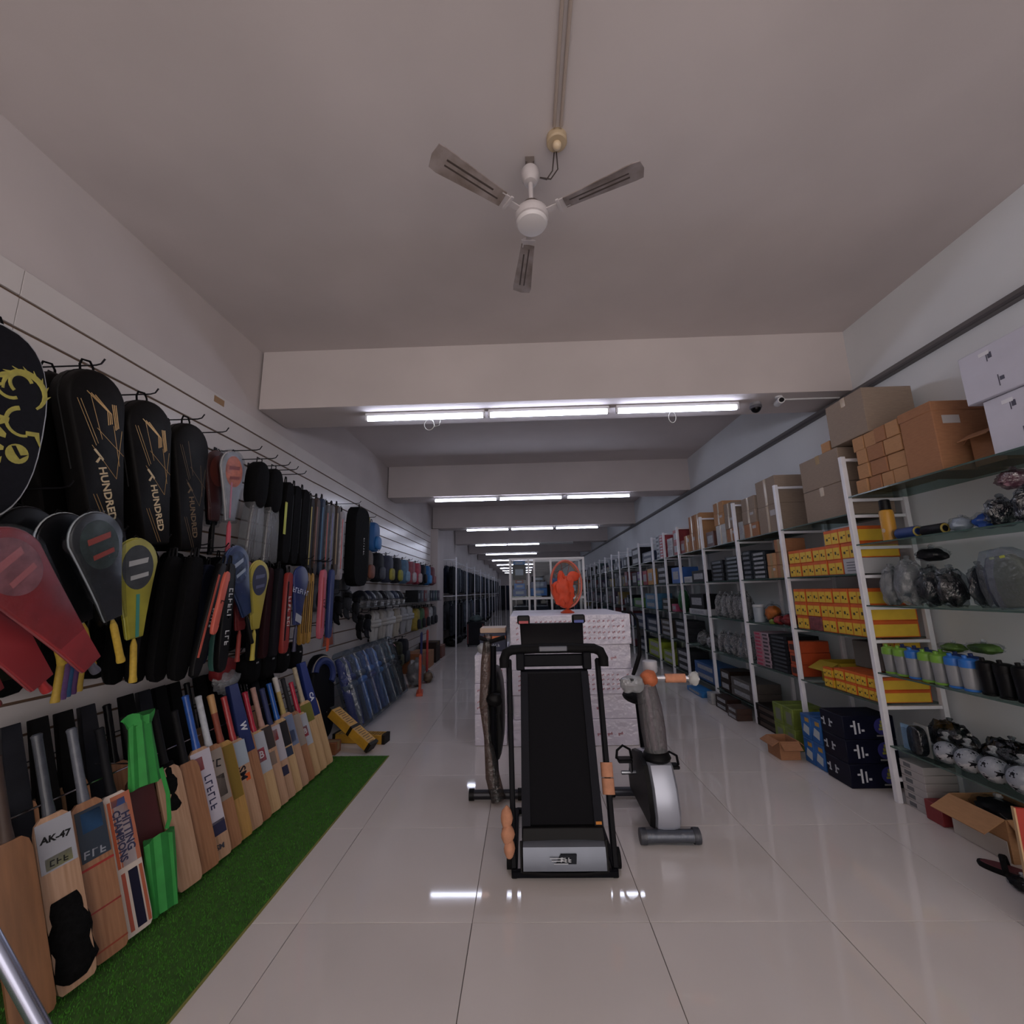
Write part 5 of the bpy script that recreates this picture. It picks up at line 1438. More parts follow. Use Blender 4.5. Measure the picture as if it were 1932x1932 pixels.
# ---- near bay, on the floor
for i in range(6):
    t = carton((2.43, 3.055, 0.001+i*0.046), (0.17, 0.2, 0.0445), 'flat white shoe style box, %s from the floor in its pile' % ords[i], mat('a09c9c', 0.5, var=0.05), tape=False, name='flat_box', cat='box', bevel=0.002)
    part('box_label', MB().box((-0.03, -0.0008, 0.022), (0.05, 0.001, 0.024)), mat('5a5c60', 0.6), t)
t = carton((2.40, 2.91, 0.001), (0.11, 0.16, 0.11), 'small dark red box on the floor beside the white flat boxes', mat('7c2a2e', 0.5, var=0.1), tape=False, name='red_box', cat='box')
carton((2.42, 2.66, 0.001), (0.30, 0.30, 0.20), 'open brown carton with white lower half on the floor under the near shelves', CARD[0], flaps=True)
solid('foam_sheet', MB().box((0, 0, 0), (0.004, 0.29, 0.10)), mat('b0aaa4', 0.7), 'white paper sheet leaning on the open carton', 'sheet', (2.412, 2.66, 0.052), bevel=0.001)
pouch((2.55, 2.66, 0.14), (0.10, 0.12, 0.05), mat('141418', 0.7), 'black bag inside the open carton under the near shelves', 81, name='black_bundle', cat='bag')
def sandal(loc, rz, label):
    t = thing('sandal', label, 'sandal', loc, rz)
    ol = [(x*0.045*(1.0 if z > 0 else 0.85), z*0.13) for x, z in [(math.cos(a), math.sin(a)) for a in [2*PI*i/20 for i in range(20)]]]
    part('sole', MB().rings([[(x, y, 0.0) for x, y in ol], [(x*1.05, y*1.03, 0.012) for x, y in ol], [(x, y, 0.024) for x, y in ol]]), BLACKR, t)
    part('footbed', MB().rings([[(x*0.88, y*0.93, 0.0242) for x, y in ol], [(x*0.85, y*0.9, 0.027) for x, y in ol]]), mat('5c2a30', 0.7), t)
    part('strap', MB().tube([(-0.045, 0.03, 0.015), (-0.03, 0.035, 0.06), (0.0, 0.04, 0.07), (0.03, 0.035, 0.06), (0.045, 0.03, 0.015)], 0.012, 8), BLACKR, t)
    part('heel_strap', MB().tube([(-0.04, -0.06, 0.02), (-0.03, -0.1, 0.05), (0.03, -0.1, 0.05), (0.04, -0.06, 0.02)], 0.009, 8), BLACKR, t)
    return t
sandal((2.335, 2.42, 0.001), 0.7, 'black sandal with wine red footbed on the floor by the red sign')
sandal((2.50, 2.22, 0.001), 0.9, 'second black sandal with wine red footbed lying nearer the shelf post')
pouch((2.26, 2.32, 0.0), (0.05, 0.06, 0.03), mat('101012', 0.8), 'small black strap bundle beside the sandals', 91, name='strap_bundle', cat='strap')
# red sign board
t = thing('sign_board', 'red sign board with pale edge standing at the near shelf end', 'sign', (2.035, 2.07, 0.0), rot=(0.04, 0, -0.35))
part('board', MB().box((0.12, 0, 0.235), (0.25, 0.012, 0.47)), mat('9c2a1c', 0.45, var=0.1), t, bevel=0.002)
part('edge_trim', MB().box((-0.006, -0.001, 0.235), (0.006, 0.018, 0.47)), mat('b4946c', 0.5), t, 'pale edge')
part('painted_ring', MB().tube([(0.10+0.06*math.cos(a), -0.0065, 0.28+0.06*math.sin(a)) for a in [2*PI*i/24 for i in range(24)]], 0.006, 4, closed=True), mat('b8553c', 0.5), t)
part('back_leg', MB().box((0.12, 0.08, 0.2), (0.03, 0.012, 0.41), Matrix.Rotation(-0.2, 4, 'X')), mat('6a5a4a', 0.7), t)

# ================================================================== yellow tin boxes bay
YB, OB = mat('d2ae34', 0.45, var=0.08, scale=14), mat('c4581c', 0.5, var=0.1, scale=14)
ybx = {}
def ybox(loc, d, label, group, rz=RW):
    if d not in ybx:
        w, dp, h = d
        ybx[d] = (MB().box((0, dp/2, h/2), d).mesh('box_body', 0.002),
                  MB().box((-w*0.24, -0.0006, h*0.42), (w*0.45, 0.0012, h*0.74)).box((w*0.24, -0.0006, h*0.42), (w*0.43, 0.0012, h*0.74)).box((w*0.5+0.0006, dp/2, h*0.42), (0.0012, dp*0.94, h*0.72)).mesh('yellow_label'),
                  MB().box((-w*0.30, -0.0016, h*0.38), (w*0.12, 0.001, h*0.16)).box((-w*0.12, -0.0016, h*0.50), (w*0.1, 0.001, h*0.06)).box((w*0.18, -0.0016, h*0.42), (w*0.1, 0.001, h*0.2)).box((w*0.34, -0.0016, h*0.32), (w*0.08, 0.001, h*0.1)).mesh('dark_print'))
    t = thing('yellow_box', label, 'box', loc, rz, group)
    a, b, c = ybx[d]
    obj('box_body', a, OB, t)
    obj('yellow_label', b, YB, t)
    obj('dark_print', c, mat('3c3422', 0.6), t)
    return t
lv = ['bottom', 'middle', 'top']
z = sh(1, 1)
for r in range(3):
    ys = (3.26, 3.425, 3.59, 3.755, 3.92) if r < 2 else (3.26, 3.425, 3.80)
    for i, y in enumerate(ys):
        if r == 1 and i == 3:
            continue
        if r == 0 and i in (0,):
            t = carton((2.415, y, z), (0.15, 0.30, 0.115), 'white printed box among the yellow boxes on the second shelf', mat('a8a8ac', 0.5), tape=False, name='white_box', cat='box')
            k = MB()
            for q in range(4):
                k.box((0, -0.0006, 0.025+q*0.02), (0.08, 0.001, 0.006))
            part('print_lines', k, mat('5a5a64', 0.6), t)
            continue
        zz = z+r*0.1155
        if r == 2 and i == 2:
            zz = z+0.1155
            y = 3.755
        ybox((2.415+0.004*((i+r) % 2), y, zz), (0.16, 0.30, 0.115), 'orange and yellow printed box, %s layer, second shelf, %s from the near post' % (lv[r] if not (r == 2 and i == 2) else 'middle', ords[i if not (r == 2 and i == 2) else 3]), 'yellow boxes on the second shelf')
z = sh(1, 2)
for r in range(3):
    for i, y in enumerate((3.26, 3.425, 3.59, 3.755, 3.92)):
        if r == 0 and i == 3:
            t = carton((2.415, y, z), (0.155, 0.3, 0.112), 'pale red wrapped box among the yellow boxes on the third shelf', mat('8a4a4c', 0.4, var=0.35, scale=30), tape=False, name='red_box', cat='box')
            part('film_wrap', MB().box((0, 0.15, 0.057), (0.159, 0.304, 0.1135)), FILM, t)
            continue
        ybox((2.415+0.003*((i*2+r) % 3), y, z+r*0.1135), (0.16, 0.34, 0.113), 'orange and yellow printed box, %s layer, third shelf, %s from the near post' % (lv[r], ords[i]), 'yellow boxes on the third shelf')
z = sh(1, 3)
for r in range(2):
    for i, y in enumerate((3.235, 3.345, 3.455, 3.565)):
        ybox((2.415+0.004*((i+r) % 2), y, z+r*0.0815), (0.105, 0.34, 0.081), 'small orange and yellow box, %s layer, fourth shelf, %s from the near post' % (lv[r], ords[i]), 'small yellow boxes on the fourth shelf')
t = carton((2.52, 3.82, z), (0.22, 0.28, 0.17), 'open yellow display box on the fourth shelf beside small yellow boxes', mat('a8902c', 0.5), flaps=True, name='yellow_display_box', cat='box')
ybox((2.412, 3.69, z), (0.10, 0.033, 0.075), 'yellow box leaning in front of the open display box, lower', None)
ybox((2.412, 3.69, z+0.0755), (0.10, 0.033, 0.075), 'plain yellow box leaning in front of the open display box, upper', None)
carton((2.62, 3.52, z+0.165), (0.28, 0.16, 0.2), 'grey board box behind the small yellow boxes', mat('6a6a66', 0.7), tape=False)
for i in range(3):
    ybox((2.60, 3.28, z+0.165+i*0.0815), (0.105, 0.18, 0.081), 'orange box in the column behind the small yellow boxes, %s up' % ords[i], 'column of orange boxes at the rear')
# floor of that bay
NAVY = mat('0e1022', 0.4, var=0.3, scale=6)
for i in range(3):
    t = carton((2.245, 3.475, 0.002+i*0.158), (0.24, 0.36, 0.156), 'black and navy printed ball carton, %s in the stack by the shelf post' % ('lowest', 'middle', 'topmost')[i], NAVY, tape=False, name='ball_carton', cat='carton')
    k = MB()
    for s in (-1, 1):
        k.box((s*0.03-0.05, -0.0008, 0.08), (0.012, 0.001, 0.05), None).box((s*0.03-0.05+0.016*s, -0.0008, 0.085), (0.03, 0.001, 0.012)).box((s*0.03-0.05, -0.0008, 0.055), (0.025, 0.001, 0.01))
    k.box((0.1212, 0.08, 0.08), (0.001, 0.014, 0.09)).box((0.1212, 0.11, 0.075), (0.001, 0.012, 0.07)).box((0.1212, 0.06, 0.09), (0.001, 0.02, 0.012)).box((0.1212, 0.135, 0.06), (0.001, 0.02, 0.014))
    part('white_symbols', k, mat('b4b8c0', 0.5), t, 'white letter symbols')
    e = MB().cyl((0.1205, 0.27, 0.085), (0.1215, 0.27, 0.085), 0.055, n=20)
    em = part('round_emblem', e, mat('34347c', 0.5), t, 'dark violet round emblem')
    part('emblem_crest', MB().box((0.122, 0.27, 0.09), (0.0012, 0.034, 0.022)).box((0.122, 0.27, 0.115), (0.0012, 0.018, 0.02)).box((0.122, 0.27, 0.068), (0.0012, 0.05, 0.014)), mat('9a9a44', 0.5), em)
    part('caption_bar', MB().box((0.1214, 0.27, 0.024), (0.001, 0.09, 0.01)), mat('8a8c8a', 0.5), t)
for i in range(2):
    for j in range(2):
        t = carton((2.255, 3.685+j*0.125, 0.002+i*0.185), (0.12, 0.34, 0.183), 'bright blue printed box, %s, %s' % (('lower', 'upper')[i], ('next to the black ball cartons', 'next to the lime boxes')[j]), mat('1c5a9c', 0.45, var=0.3, scale=8), tape=False, name='blue_box', cat='box')
        part('white_flash', MB().prism([(-0.04, 0.05), (0.03, 0.03), (0.04, 0.09), (-0.02, 0.11)], -0.0012, 0.0), mat('a8b0b4', 0.5), t)
        part('gold_flash', MB().box((0.02, -0.0008, 0.145), (0.05, 0.001, 0.03)), mat('a8823c', 0.5), t)
for i in range(2):
    for j in range(2):
        t = carton((2.30, 4.13+j*0.16, 0.002+i*0.17), (0.15, 0.3, 0.168), 'lime green printed box, %s, %s' % (('lower', 'upper')[i], ('beside the shelf post', 'away from the shelf post')[j]), mat('6a7a2c', 0.5, var=0.35, scale=9), tape=False, name='lime_box', cat='box')
        part('grey_panel', MB().box((0.01, -0.0008, 0.08), (0.08, 0.001, 0.1)), mat('6a6e62', 0.5), t)
carton((2.06, 3.97, 0.002), (0.19, 0.16, 0.14), 'small open brown carton on the floor in front of the lime boxes', CARD[1], flaps=True)

# ================================================================== FURTHER SHELF BAYS ON THE RIGHT
SEEN = {}
def goods(b, k, y, w, h, col, cn, kind='box', dp=0.3, x=2.42, z=None, n=1, label2='8a8c90', group=None, pos=None):
    """box-like goods on shelf k of bay b (k=None: on the floor); n of them stacked"""
    zz = (0.001 if k is None else sh(b, k)) if z is None else z
    for i in range(n):
        lay = '' if n == 1 else ' %s up its stack,' % ords[i]
        wh = 'floor of the %s bay' % ords[b] if k is None else '%s shelf of the %s bay' % (LEV[k], ords[b])
        lab = '%s %s,%s on the %s' % (cn, kind, lay or ((' %s along,' % pos) if pos else ''), wh)
        t = thing('%s' % kind.replace(' ', '_'), lab, kind.split()[-1], (x+0.004*(i % 2), y, zz+i*(h+0.0012)), RW, 'goods in the far shelf bays')
        m = col if not isinstance(col, str) else mat(col, 0.5, var=0.18, scale=10)
        part('box_body', MB().box((0, dp/2, h/2), (w, dp, h)), m, t, bevel=0.003)
        if kind == 'carton':
            part('tape', MB().box((0, -0.0006, h*0.5), (0.04, 0.001, h*0.98)), TAPE, t)
            if i % 2 == 0:
                part('paper_label', MB().box((w*0.25, -0.001, h*0.7), (w*0.25, 0.001, h*0.2)), mat('a8a4a4', 0.6), t)
        else:
            part('front_label', MB().box((0, -0.0008, h*0.5), (w*0.7, 0.001, h*0.5)), mat(label2, 0.5, var=0.3, scale=40), t)
def soft(b, k, y, r, c, cn, kind, seed, x=2.5, fl=None, z=None):
    zz = sh(b, k) if z is None else z
    pouch((x, y, zz), r, mat(c, 0.6, var=0.35, scale=16), '%s %s on the %s shelf of the %s bay' % (cn, kind, LEV[k], ords[b]), seed, name=kind.replace(' ', '_'), cat=kind.split()[-1], fl=fl or FILM)
FOIL = film('aab2bc', 0.38, 0.12, 1.6, 60)
# third bay
goods(2, 0, 4.24, 0.34, 0.27, CARD[2], 'grey brown', 'carton', n=2)
goods(2, 0, 4.585, 0.28, 0.15, CARD[1], 'reddish brown', 'carton', n=1)
goods(2, 0, 4.60, 0.27, 0.14, CARD[2], 'dull grey brown', 'carton', n=2, z=sh(2, 0)+0.152)
goods(2, 0, 4.79, 0.10, 0.20, '9a9c9c', 'white', 'box', dp=0.24)
goods(2, 1, 4.13, 0.15, 0.12, CARD[1], 'brown', 'carton', n=3, dp=0.2)
goods(2, 1, 4.29, 0.15, 0.12, CARD[0], 'tan', 'carton', n=2, dp=0.2)
goods(2, 1, 4.52, 0.26, 0.045, '1c2024', 'black striped', 'box', n=6)
goods(2, 1, 4.76, 0.18, 0.05, '22282e', 'dark slate', 'box', n=6, label2='5a6068')
soft(2, 2, 4.20, (0.09, 0.08, 0.06), '8a1e24', 'red', 'bag', 101, x=2.48)
soft(2, 2, 4.35, (0.07, 0.05, 0.05), '9c2a28', 'bright red', 'bag', 102, x=2.47)
soft(2, 2, 4.55, (0.08, 0.09, 0.10), 'b8641c', 'orange', 'cloth bag', 103, x=2.52)
soft(2, 2, 4.42, (0.05, 0.04, 0.03), '7a8c2a', 'lime', 'bag', 104, x=2.44)
t = thing('white_jar', 'white lidded jar on the third shelf of the third bay', 'jar', (2.47, 4.72, sh(2, 2)))
part('jar_body', MB().lathe([(0.045, 0), (0.05, 0.005), (0.055, 0.15), (0.05, 0.155)], 18), mat('98a0a8', 0.4), t)
part('lid', MB().lathe([(0.056, 0.156), (0.058, 0.16), (0.056, 0.18), (0.03, 0.184)], 18), mat('b4b8bc', 0.4), t)
goods(2, 3, 4.36, 0.30, 0.036, '141418', 'black', 'box', n=9, label2='30343a')
goods(2, 3, 4.58, 0.12, 0.036, 'a08a94', 'grey striped', 'box', n=9, label2='3a2c34')
goods(2, 3, 4.72, 0.14, 0.036, 'a87884', 'magenta striped', 'box', n=9, label2='a03050')
goods(2, 3, 4.14, 0.10, 0.10, 'a84420', 'rust orange', 'box', n=3, label2='3a1c14')
goods(2, None, 4.64, 0.40, 0.07, '1c1614', 'brown black', 'box', n=3, label2='40322a', x=2.38)
# fourth bay
goods(3, 0, 5.02, 0.24, 0.16, CARD[1], 'rust brown', 'carton', n=1)
goods(3, 0, 5.04, 0.22, 0.15, CARD[2], 'dull brown', 'carton', n=2, z=sh(3, 0)+0.163)
goods(3, 0, 5.28, 0.25, 0.24, 'a4a4a2', 'white', 'carton', n=1)
goods(3, 0, 5.30, 0.26, 0.14, CARD[0], 'tan', 'carton', n=2, z=sh(3, 0)+0.243)
goods(3, 0, 5.60, 0.22, 0.20, '5a3a34', 'maroon', 'box', n=1)
goods(3, 1, 5.10, 0.34, 0.045, '22282c', 'slate', 'box', n=6, label2='666e74')
goods(3, 1, 5.50, 0.34, 0.05, '181a1e', 'black', 'box', n=5, label2='4a5058')
for i, y in enumerate((4.98, 5.14, 5.30, 5.46, 5.62)):
    soft(3, 2, y, (0.075, 0.062, 0.15), ('30343a', '464c52', '2a3036', '54585e', '33383e')[i], ('charcoal', 'grey', 'slate', 'pale grey', 'dark grey')[i], 'foil pack', 120+i, x=2.48, fl=FOIL)
    soft(3, 3, y, (0.075, 0.062, 0.13), ('3a4a5c', '4a5868', '34404e', '445668', '2e3a48')[i], ('blue grey', 'steel blue', 'slate blue', 'pale blue', 'dark blue')[i], 'foil pack', 130+i, x=2.47, fl=FOIL)
goods(3, 4, 5.2, 0.5, 0.1, '4a4440', 'taupe', 'box', n=2)
goods(3, 4, 5.6, 0.25, 0.12, '241812', 'dark brown', 'box', n=2)
goods(3, None, 5.05, 0.22, 0.06, '38241c', 'brown', 'box', n=2, x=2.22, dp=0.16)
goods(3, None, 5.40, 0.3, 0.07, '2a1c18', 'chocolate', 'box', n=2, x=2.26, dp=0.16)
goods(3, None, 5.68, 0.12, 0.13, 'a0a0a0', 'white', 'box', n=1, x=2.24, dp=0.12)
# fifth bay
for i, (y, hh) in enumerate(((5.95, 2), (6.17, 2), (6.39, 1))):
    goods(4, 0, y, 0.205, 0.25, CARD[0] if i != 1 else CARD[1], ('tan', 'brown', 'light brown')[i], 'carton', n=hh)
goods(4, 0, 6.58, 0.16, 0.2, '7a2c2c', 'red', 'box', n=1)
goods(4, 1, 6.1, 0.45, 0.16, '14161a', 'black', 'box', n=1)
goods(4, 1, 6.5, 0.3, 0.09, '9a9c9e', 'white', 'box', n=1)
goods(4, 2, 6.25, 0.6, 0.08, 'a4a6a8', 'long white', 'box', n=1)
goods(4, 2, 6.25, 0.5, 0.2, '101216', 'black', 'box', n=1, z=sh(4, 2)+0.083)
soft(4, 3, 6.0, (0.09, 0.1, 0.09), '3a3e44', 'grey', 'foil pack', 140, fl=FOIL)
soft(4, 3, 6.3, (0.09, 0.12, 0.1), '1a1c20', 'black', 'foil pack', 141, fl=FOIL)
goods(4, 4, 6.2, 0.7, 0.11, '1c4a80', 'blue', 'box', n=2)
goods(4, None, 6.2, 0.5, 0.06, '1f6aa4', 'bright blue', 'box', n=1, x=2.25, dp=0.2)
# sixth bay onwards
goods(5, 0, 6.87, 0.2, 0.2, '8a3034', 'red', 'box', n=2)
goods(5, 0, 7.15, 0.25, 0.15, 'a0a0a4', 'white', 'box', n=2)
goods(5, 1, 7.0, 0.35, 0.25, '2a5aa0', 'blue', 'box', n=1)
soft(5, 2, 6.95, (0.1, 0.12, 0.2), '165a2c', 'bottle green', 'bag', 150)
goods(5, 2, 7.2, 0.2, 0.12, 'a04060', 'pink', 'box', n=1)
goods(5, 3, 7.0, 0.45, 0.1, '2a2c30', 'charcoal', 'box', n=3)
goods(5, 4, 7.0, 0.5, 0.1, '26282c', 'slate', 'box', n=3)
goods(6, 0, 7.60, 0.17, 0.05, 'a84048', 'red and white', 'box', n=8, label2='b8b0b4')
goods(6, 0, 7.80, 0.17, 0.07, '9aa0aa', 'speckled white', 'box', n=6, label2='30343c')
goods(6, 1, 7.7, 0.5, 0.1, '1a1c22', 'black', 'box', n=3)
goods(6, 2, 7.6, 0.4, 0.1, '2c2c24', 'olive', 'box', n=2)
goods(6, 3, 7.7, 0.5, 0.09, '3a3026', 'brown', 'box', n=3)
goods(6, 4, 7.7, 0.5, 0.1, '7a8a1e', 'lime', 'box', n=2)
goods(7, 0, 8.5, 0.7, 0.1, '24304a', 'navy', 'box', n=2)
goods(7, 1, 8.40, 0.34, 0.3, 'b07a28', 'amber orange', 'box', n=1)
goods(7, 1, 8.78, 0.3, 0.28, '8a2a34', 'red', 'box', n=1)
goods(7, 2, 8.5, 0.7, 0.14, '3a6a8a', 'pale blue', 'box', n=2)
goods(7, 3, 8.5, 0.7, 0.12, '14243c', 'ink blue', 'box', n=2)
goods(7, 4, 8.5, 0.7, 0.14, '8a9a22', 'lime yellow', 'box', n=2)
goods(8, 0, 9.4, 0.6, 0.18, '15161c', 'black', 'box', n=2)
goods(8, 1, 9.2, 0.3, 0.1, '4c8a34', 'green', 'box', n=1)
goods(8, 1, 9.2, 0.3, 0.18, '5a3a7a', 'violet', 'box', n=1, z=sh(8, 1)+0.102)
goods(8, 1, 9.6, 0.4, 0.28, '2a2430', 'plum', 'box', n=1)
goods(8, 2, 9.4, 0.7, 0.18, '4a7a34', 'leaf green', 'box', n=1)
goods(8, 3, 9.4, 0.7, 0.14, '1a2a4a', 'navy', 'box', n=2)
goods(8, 4, 9.4, 0.7, 0.12, '1a2230', 'midnight', 'box', n=2)
pal = [('16181c', 'black'), ('22262e', 'charcoal'), ('2c3440', 'slate'), ('3a4654', 'blue grey'), ('1c2a44', 'navy'), ('5c5f66', 'grey'), ('6a2c34', 'wine red'), ('28484a', 'teal'), ('7a6a34', 'mustard'), ('8a8c90', 'pale grey'), ('3c2c48', 'plum')]
rf = random.Random(11)
for b in range(9, len(POSTS)-1):
    for k in range(5):
        y = POSTS[b]+0.06
        for j in range(3):
            w = rf.uniform(0.2, 0.27)
            h = rf.uniform(0.10, 0.34)
            c, cn = pal[(b*7+k*5+j*3+rf.randrange(4)) % len(pal)]
            goods(b, k, y+w/2, w-0.01, h, c, cn, 'box', n=1, label2=rf.choice(('50545c', '3a3c44', '787c84')), pos=ords[j])
            y += w+0.02

# ================================================================== LEFT, PAST THE TURF
# yellow toy bat boxes
def ylong(loc, rot, label):
    t = thing('yellow_long_box', label, 'box', loc, rot=rot)
    part('box_body', MB().box((0, 0, 0.04), (0.12, 0.52, 0.08)), mat('b08428', 0.45, var=0.15, scale=12), t, bevel=0.003)
    for y in (-0.252, -0.02, 0.252):
        part('black_band', MB().box((0, y, 0.0405), (0.123, 0.03, 0.083)), mat('1a1612', 0.5), t)
    k = MB()
    for j in range(8):
        for y0 in (-0.14, 0.12):
            k.box((0.0, y0-0.09+j*0.025, 0.0806), (0.06+0.03*(j % 2), 0.006, 0.001))
    part('dark_print', k, mat('3a2c14', 0.6), t)
    return t
_d = Vector((-0.44, 0.10, 0.30)).normalized()
_x = _d.cross(Vector((0, 0, 1))).normalized()
_M = Matrix((_x, _d, _x.cross(_d))).transposed().to_euler()
ylong((-1.645, 4.215, 0.165), _M, 'long yellow box with black bands lying propped past the turf')
ylong((-1.62, 4.46, 0.002), (0.0, 0.0, 1.45), 'long yellow box with black bands lying flat beside the propped one')
carton((-1.72, 4.17, 0.001), (0.12, 0.12, 0.10), 'small brown carton at the end of the turf', CARD[3], rz=WR)

def leg_guard(loc, col, col2, label, lean=0.3, bag=True, h=0.74, facing=0.0, name='leg_guard'):
    rm = Matrix.Rotation(-lean, 3, 'Y') @ Matrix.Rotation(WR+facing, 3, 'Z')
    t = thing(name, label, 'leg guard', loc, rot=rm.to_euler())
    n, rows = 10, 12
    # curved shield with vertical rolls
    for i in range(3):
        x = -0.075+0.075*i
        part('padded_roll', MB().tube([(x*0.8, 0.02, 0.02), (x, 0.0 if i == 1 else 0.025, 0.15), (x, -0.005 if i == 1 else 0.02, h*0.6), (x*0.95, 0.01, h*0.9), (x*0.8, 0.03, h)], [0.03, 0.042, 0.045, 0.042, 0.025], 10), col if i != 1 else col2, t)
    part('knee_roll', MB().tube([(-0.11, 0.03, h*0.58), (-0.05, -0.035, h*0.6), (0.05, -0.035, h*0.6), (0.11, 0.03, h*0.58)], 0.036, 10), col2, t)
    part('knee_roll', MB().tube([(-0.11, 0.03, h*0.68), (-0.05, -0.035, h*0.7), (0.05, -0.035, h*0.7), (0.11, 0.03, h*0.68)], 0.036, 10), col, t)
    for z in (0.16*h, 0.43*h, 0.80*h):
        part('strap', MB().box((0, 0.055, z), (0.22, 0.012, 0.035)), BLACKF, t)
    if bag:
        part('plastic_bag', MB().puff([(-0.13, 0.0), (0.13, 0.0), (0.138, h*0.5), (0.12, h+0.02), (0.05, h+0.07), (-0.05, h+0.07), (-0.12, h+0.02), (-0.138, h*0.5)], -0.085, 0.08, 0.03, 0.02), film('d4dce4', 0.09, 0.12, 1.2, 18, 0.03), t)
    return t
NB, SB, GB = mat('22357c', 0.5), mat('2f72ba', 0.5), mat('4e5c70', 0.5)
t = thing('keeper_kit', 'black and navy padded kit with pale outlined arc at the end of the bats', 'kit pad', (-2.0, 4.42, 0.03), rot=(-0.16, 0.10, WR-0.25))
part('body', MB().puff(sup(0.34, 0.80, 26, 2.6), -0.05, 0.06, 0.03, 0.03), mat('0e0f14', 0.6), t)
arcp = [(0.13*math.cos(a)-0.01, -0.052, 0.60+0.13*math.sin(a)) for a in [PI*0.95-PI*1.15*i/16 for i in range(17)]]
part('navy_arc', MB().tube(arcp, 0.035, 8), mat('1e2f66', 0.5), t, 'navy arc')
part('pale_outline', MB().tube([(0.17*math.cos(a)-0.01, -0.06, 0.60+0.17*math.sin(a)) for a in [PI*0.95-PI*1.15*i/16 for i in range(17)]], 0.005, 6), mat('a8a090', 0.5), t)
lettering('SS', 0.07, mat('b4b8c4', 0.5), t, (0.06, -0.0515, 0.22), -0.1, bold=0.002)
pads = [(4.80, NB, GB, 'navy and grey'), (5.08, GB, SB, 'grey and sky blue'), (5.37, SB, NB, 'sky blue and navy'), (5.65, SB, mat('2a6a9c', 0.5), 'bright blue'), (5.94, mat('2c3c4c', 0.5), GB, 'slate'), (6.22, mat('1c5a6a', 0.5), mat('16161c', 0.5), 'teal and black')]
for y, c1, c2, cn in pads:
    leg_guard((-1.74, y, 0.035), c1, c2, '%s batting leg guard in a clear bag leaning past the turf' % cn, 0.34, True, 0.74)
leg_guard((-1.76, 6.50, 0.012), BLACKF, BLACKF, 'black padded leg guard leaning beside the orange stump set', 0.3, False, 0.7)
def stumps(loc, c, cn, h=0.5, n=3):
    t = thing('stump_set', '%s plastic stump set standing on the floor' % cn, 'stumps', loc, rz=0.2)
    part('base', MB().box((0, 0, 0.02), (0.09, 0.28, 0.04)), c, t, bevel=0.005)
    for i in range(n):
        part('stump', MB().cyl((0, -0.09+0.09*i, 0.04), (0, -0.09+0.09*i, h), 0.018, n=10), c, t)
    part('bails', MB().box((0, 0, h+0.008), (0.02, 0.2, 0.016)), c, t)
    return t
stumps((-1.52, 6.42, 0.0), mat('b84a2c', 0.5), 'orange', 0.52)
stumps((-1.66, 7.5, 0.0), mat('9c2424', 0.5), 'red', 0.78)
stumps((-1.82, 7.75, 0.0), mat('242a66', 0.5), 'dark blue', 0.72)
pouch((-1.72, 6.98, 0.0), (0.13, 0.2, 0.2), mat('4a4246', 0.6), 'greyish brown bagged kit on the floor past the orange stumps', 161, name='bagged_kit', cat='bag', fl=film('b8aeb0', 0.14, 0.15, 1.2, 16, 0.15))
pouch((-1.58, 7.22, 0.0), (0.10, 0.10, 0.09), mat('6a523a', 0.7), 'small tan bagged ball on the floor before the red stumps', 162, name='bagged_ball', cat='ball')
for i, (y, c, cn, h) in enumerate(((8.2, CARD[3], 'dark brown', 0.34), (8.75, CARD[1], 'rust brown', 0.3), (9.4, mat('2c2220', 0.7), 'black brown', 0.4), (10.0, mat('6a4038', 0.7), 'reddish', 0.26))):
    carton((-1.85, y, 0.001), (0.44, 0.36, h), '%s carton on the floor below the hanging pads' % cn, c, rz=WR)
# wire hooks with gloves, pouches, helmets, white pads, backpacks
def glove(loc, c, label):
    t = thing('hanging_glove', label, 'glove', loc, rot=(0, 0.3, WR))
    part('palm', MB().puff(sup(0.11, 0.14, 16, 3), -0.03, 0.03, 0.012, 0.012), c, t)
    for i in range(4):
        part('finger', MB().tube([(-0.04+0.027*i, 0, 0.01), (-0.048+0.031*i, -0.01, -0.05), (-0.05+0.032*i, -0.03, -0.09)], [0.016, 0.015, 0.012], 8), c, t)
    part('thumb', MB().tube([(0.05, 0, 0.08), (0.08, -0.01, 0.03), (0.085, -0.03, 0.0)], [0.016, 0.015, 0.012], 8), c, t)
    part('cuff', MB().puff(sup(0.10, 0.06, 16, 4, 0.135), -0.028, 0.028, 0.01, 0.006), BLACKF, t)
    return t
for i, (y, z, cn, c) in enumerate(((4.55, 1.20, 'black', BLACKF), (4.80, 1.24, 'charcoal', mat('24262a', 0.8)), (5.05, 1.18, 'jet black', BLACKR), (5.2, 0.98, 'soot black', BLACKF), (5.45, 0.97, 'inky', mat('14161c', 0.8)))):
    glove((-1.97, y, z), c, '%s batting glove on a wall hook above the leg guards' % cn)
    hook(y, z+0.215, 'the %s batting glove' % cn, 1.0)
t = thing('hanging_pouch', 'clear pouch of orange pencils style pegs on a hook past the racket covers', 'pouch', (-1.98, 4.42, 0.90), rot=(0, 0, WR))
part('orange_pegs', MB().puff([(-0.10, 0.01), (0.10, 0.01), (0.06, 0.20), (-0.06, 0.20)], -0.01, 0.01, 0.004, 0.004), mat('9c5038', 0.6, var=0.5, scale=14, stretch=(10, 1, 0.6)), t)
part('plastic_bag', MB().puff([(-0.11, 0.0), (0.11, 0.0), (0.07, 0.23), (-0.07, 0.23)], -0.02, 0.02, 0.006, 0.004), FILM, t)
hook(4.42, 1.109, 'the pouch of orange pegs')
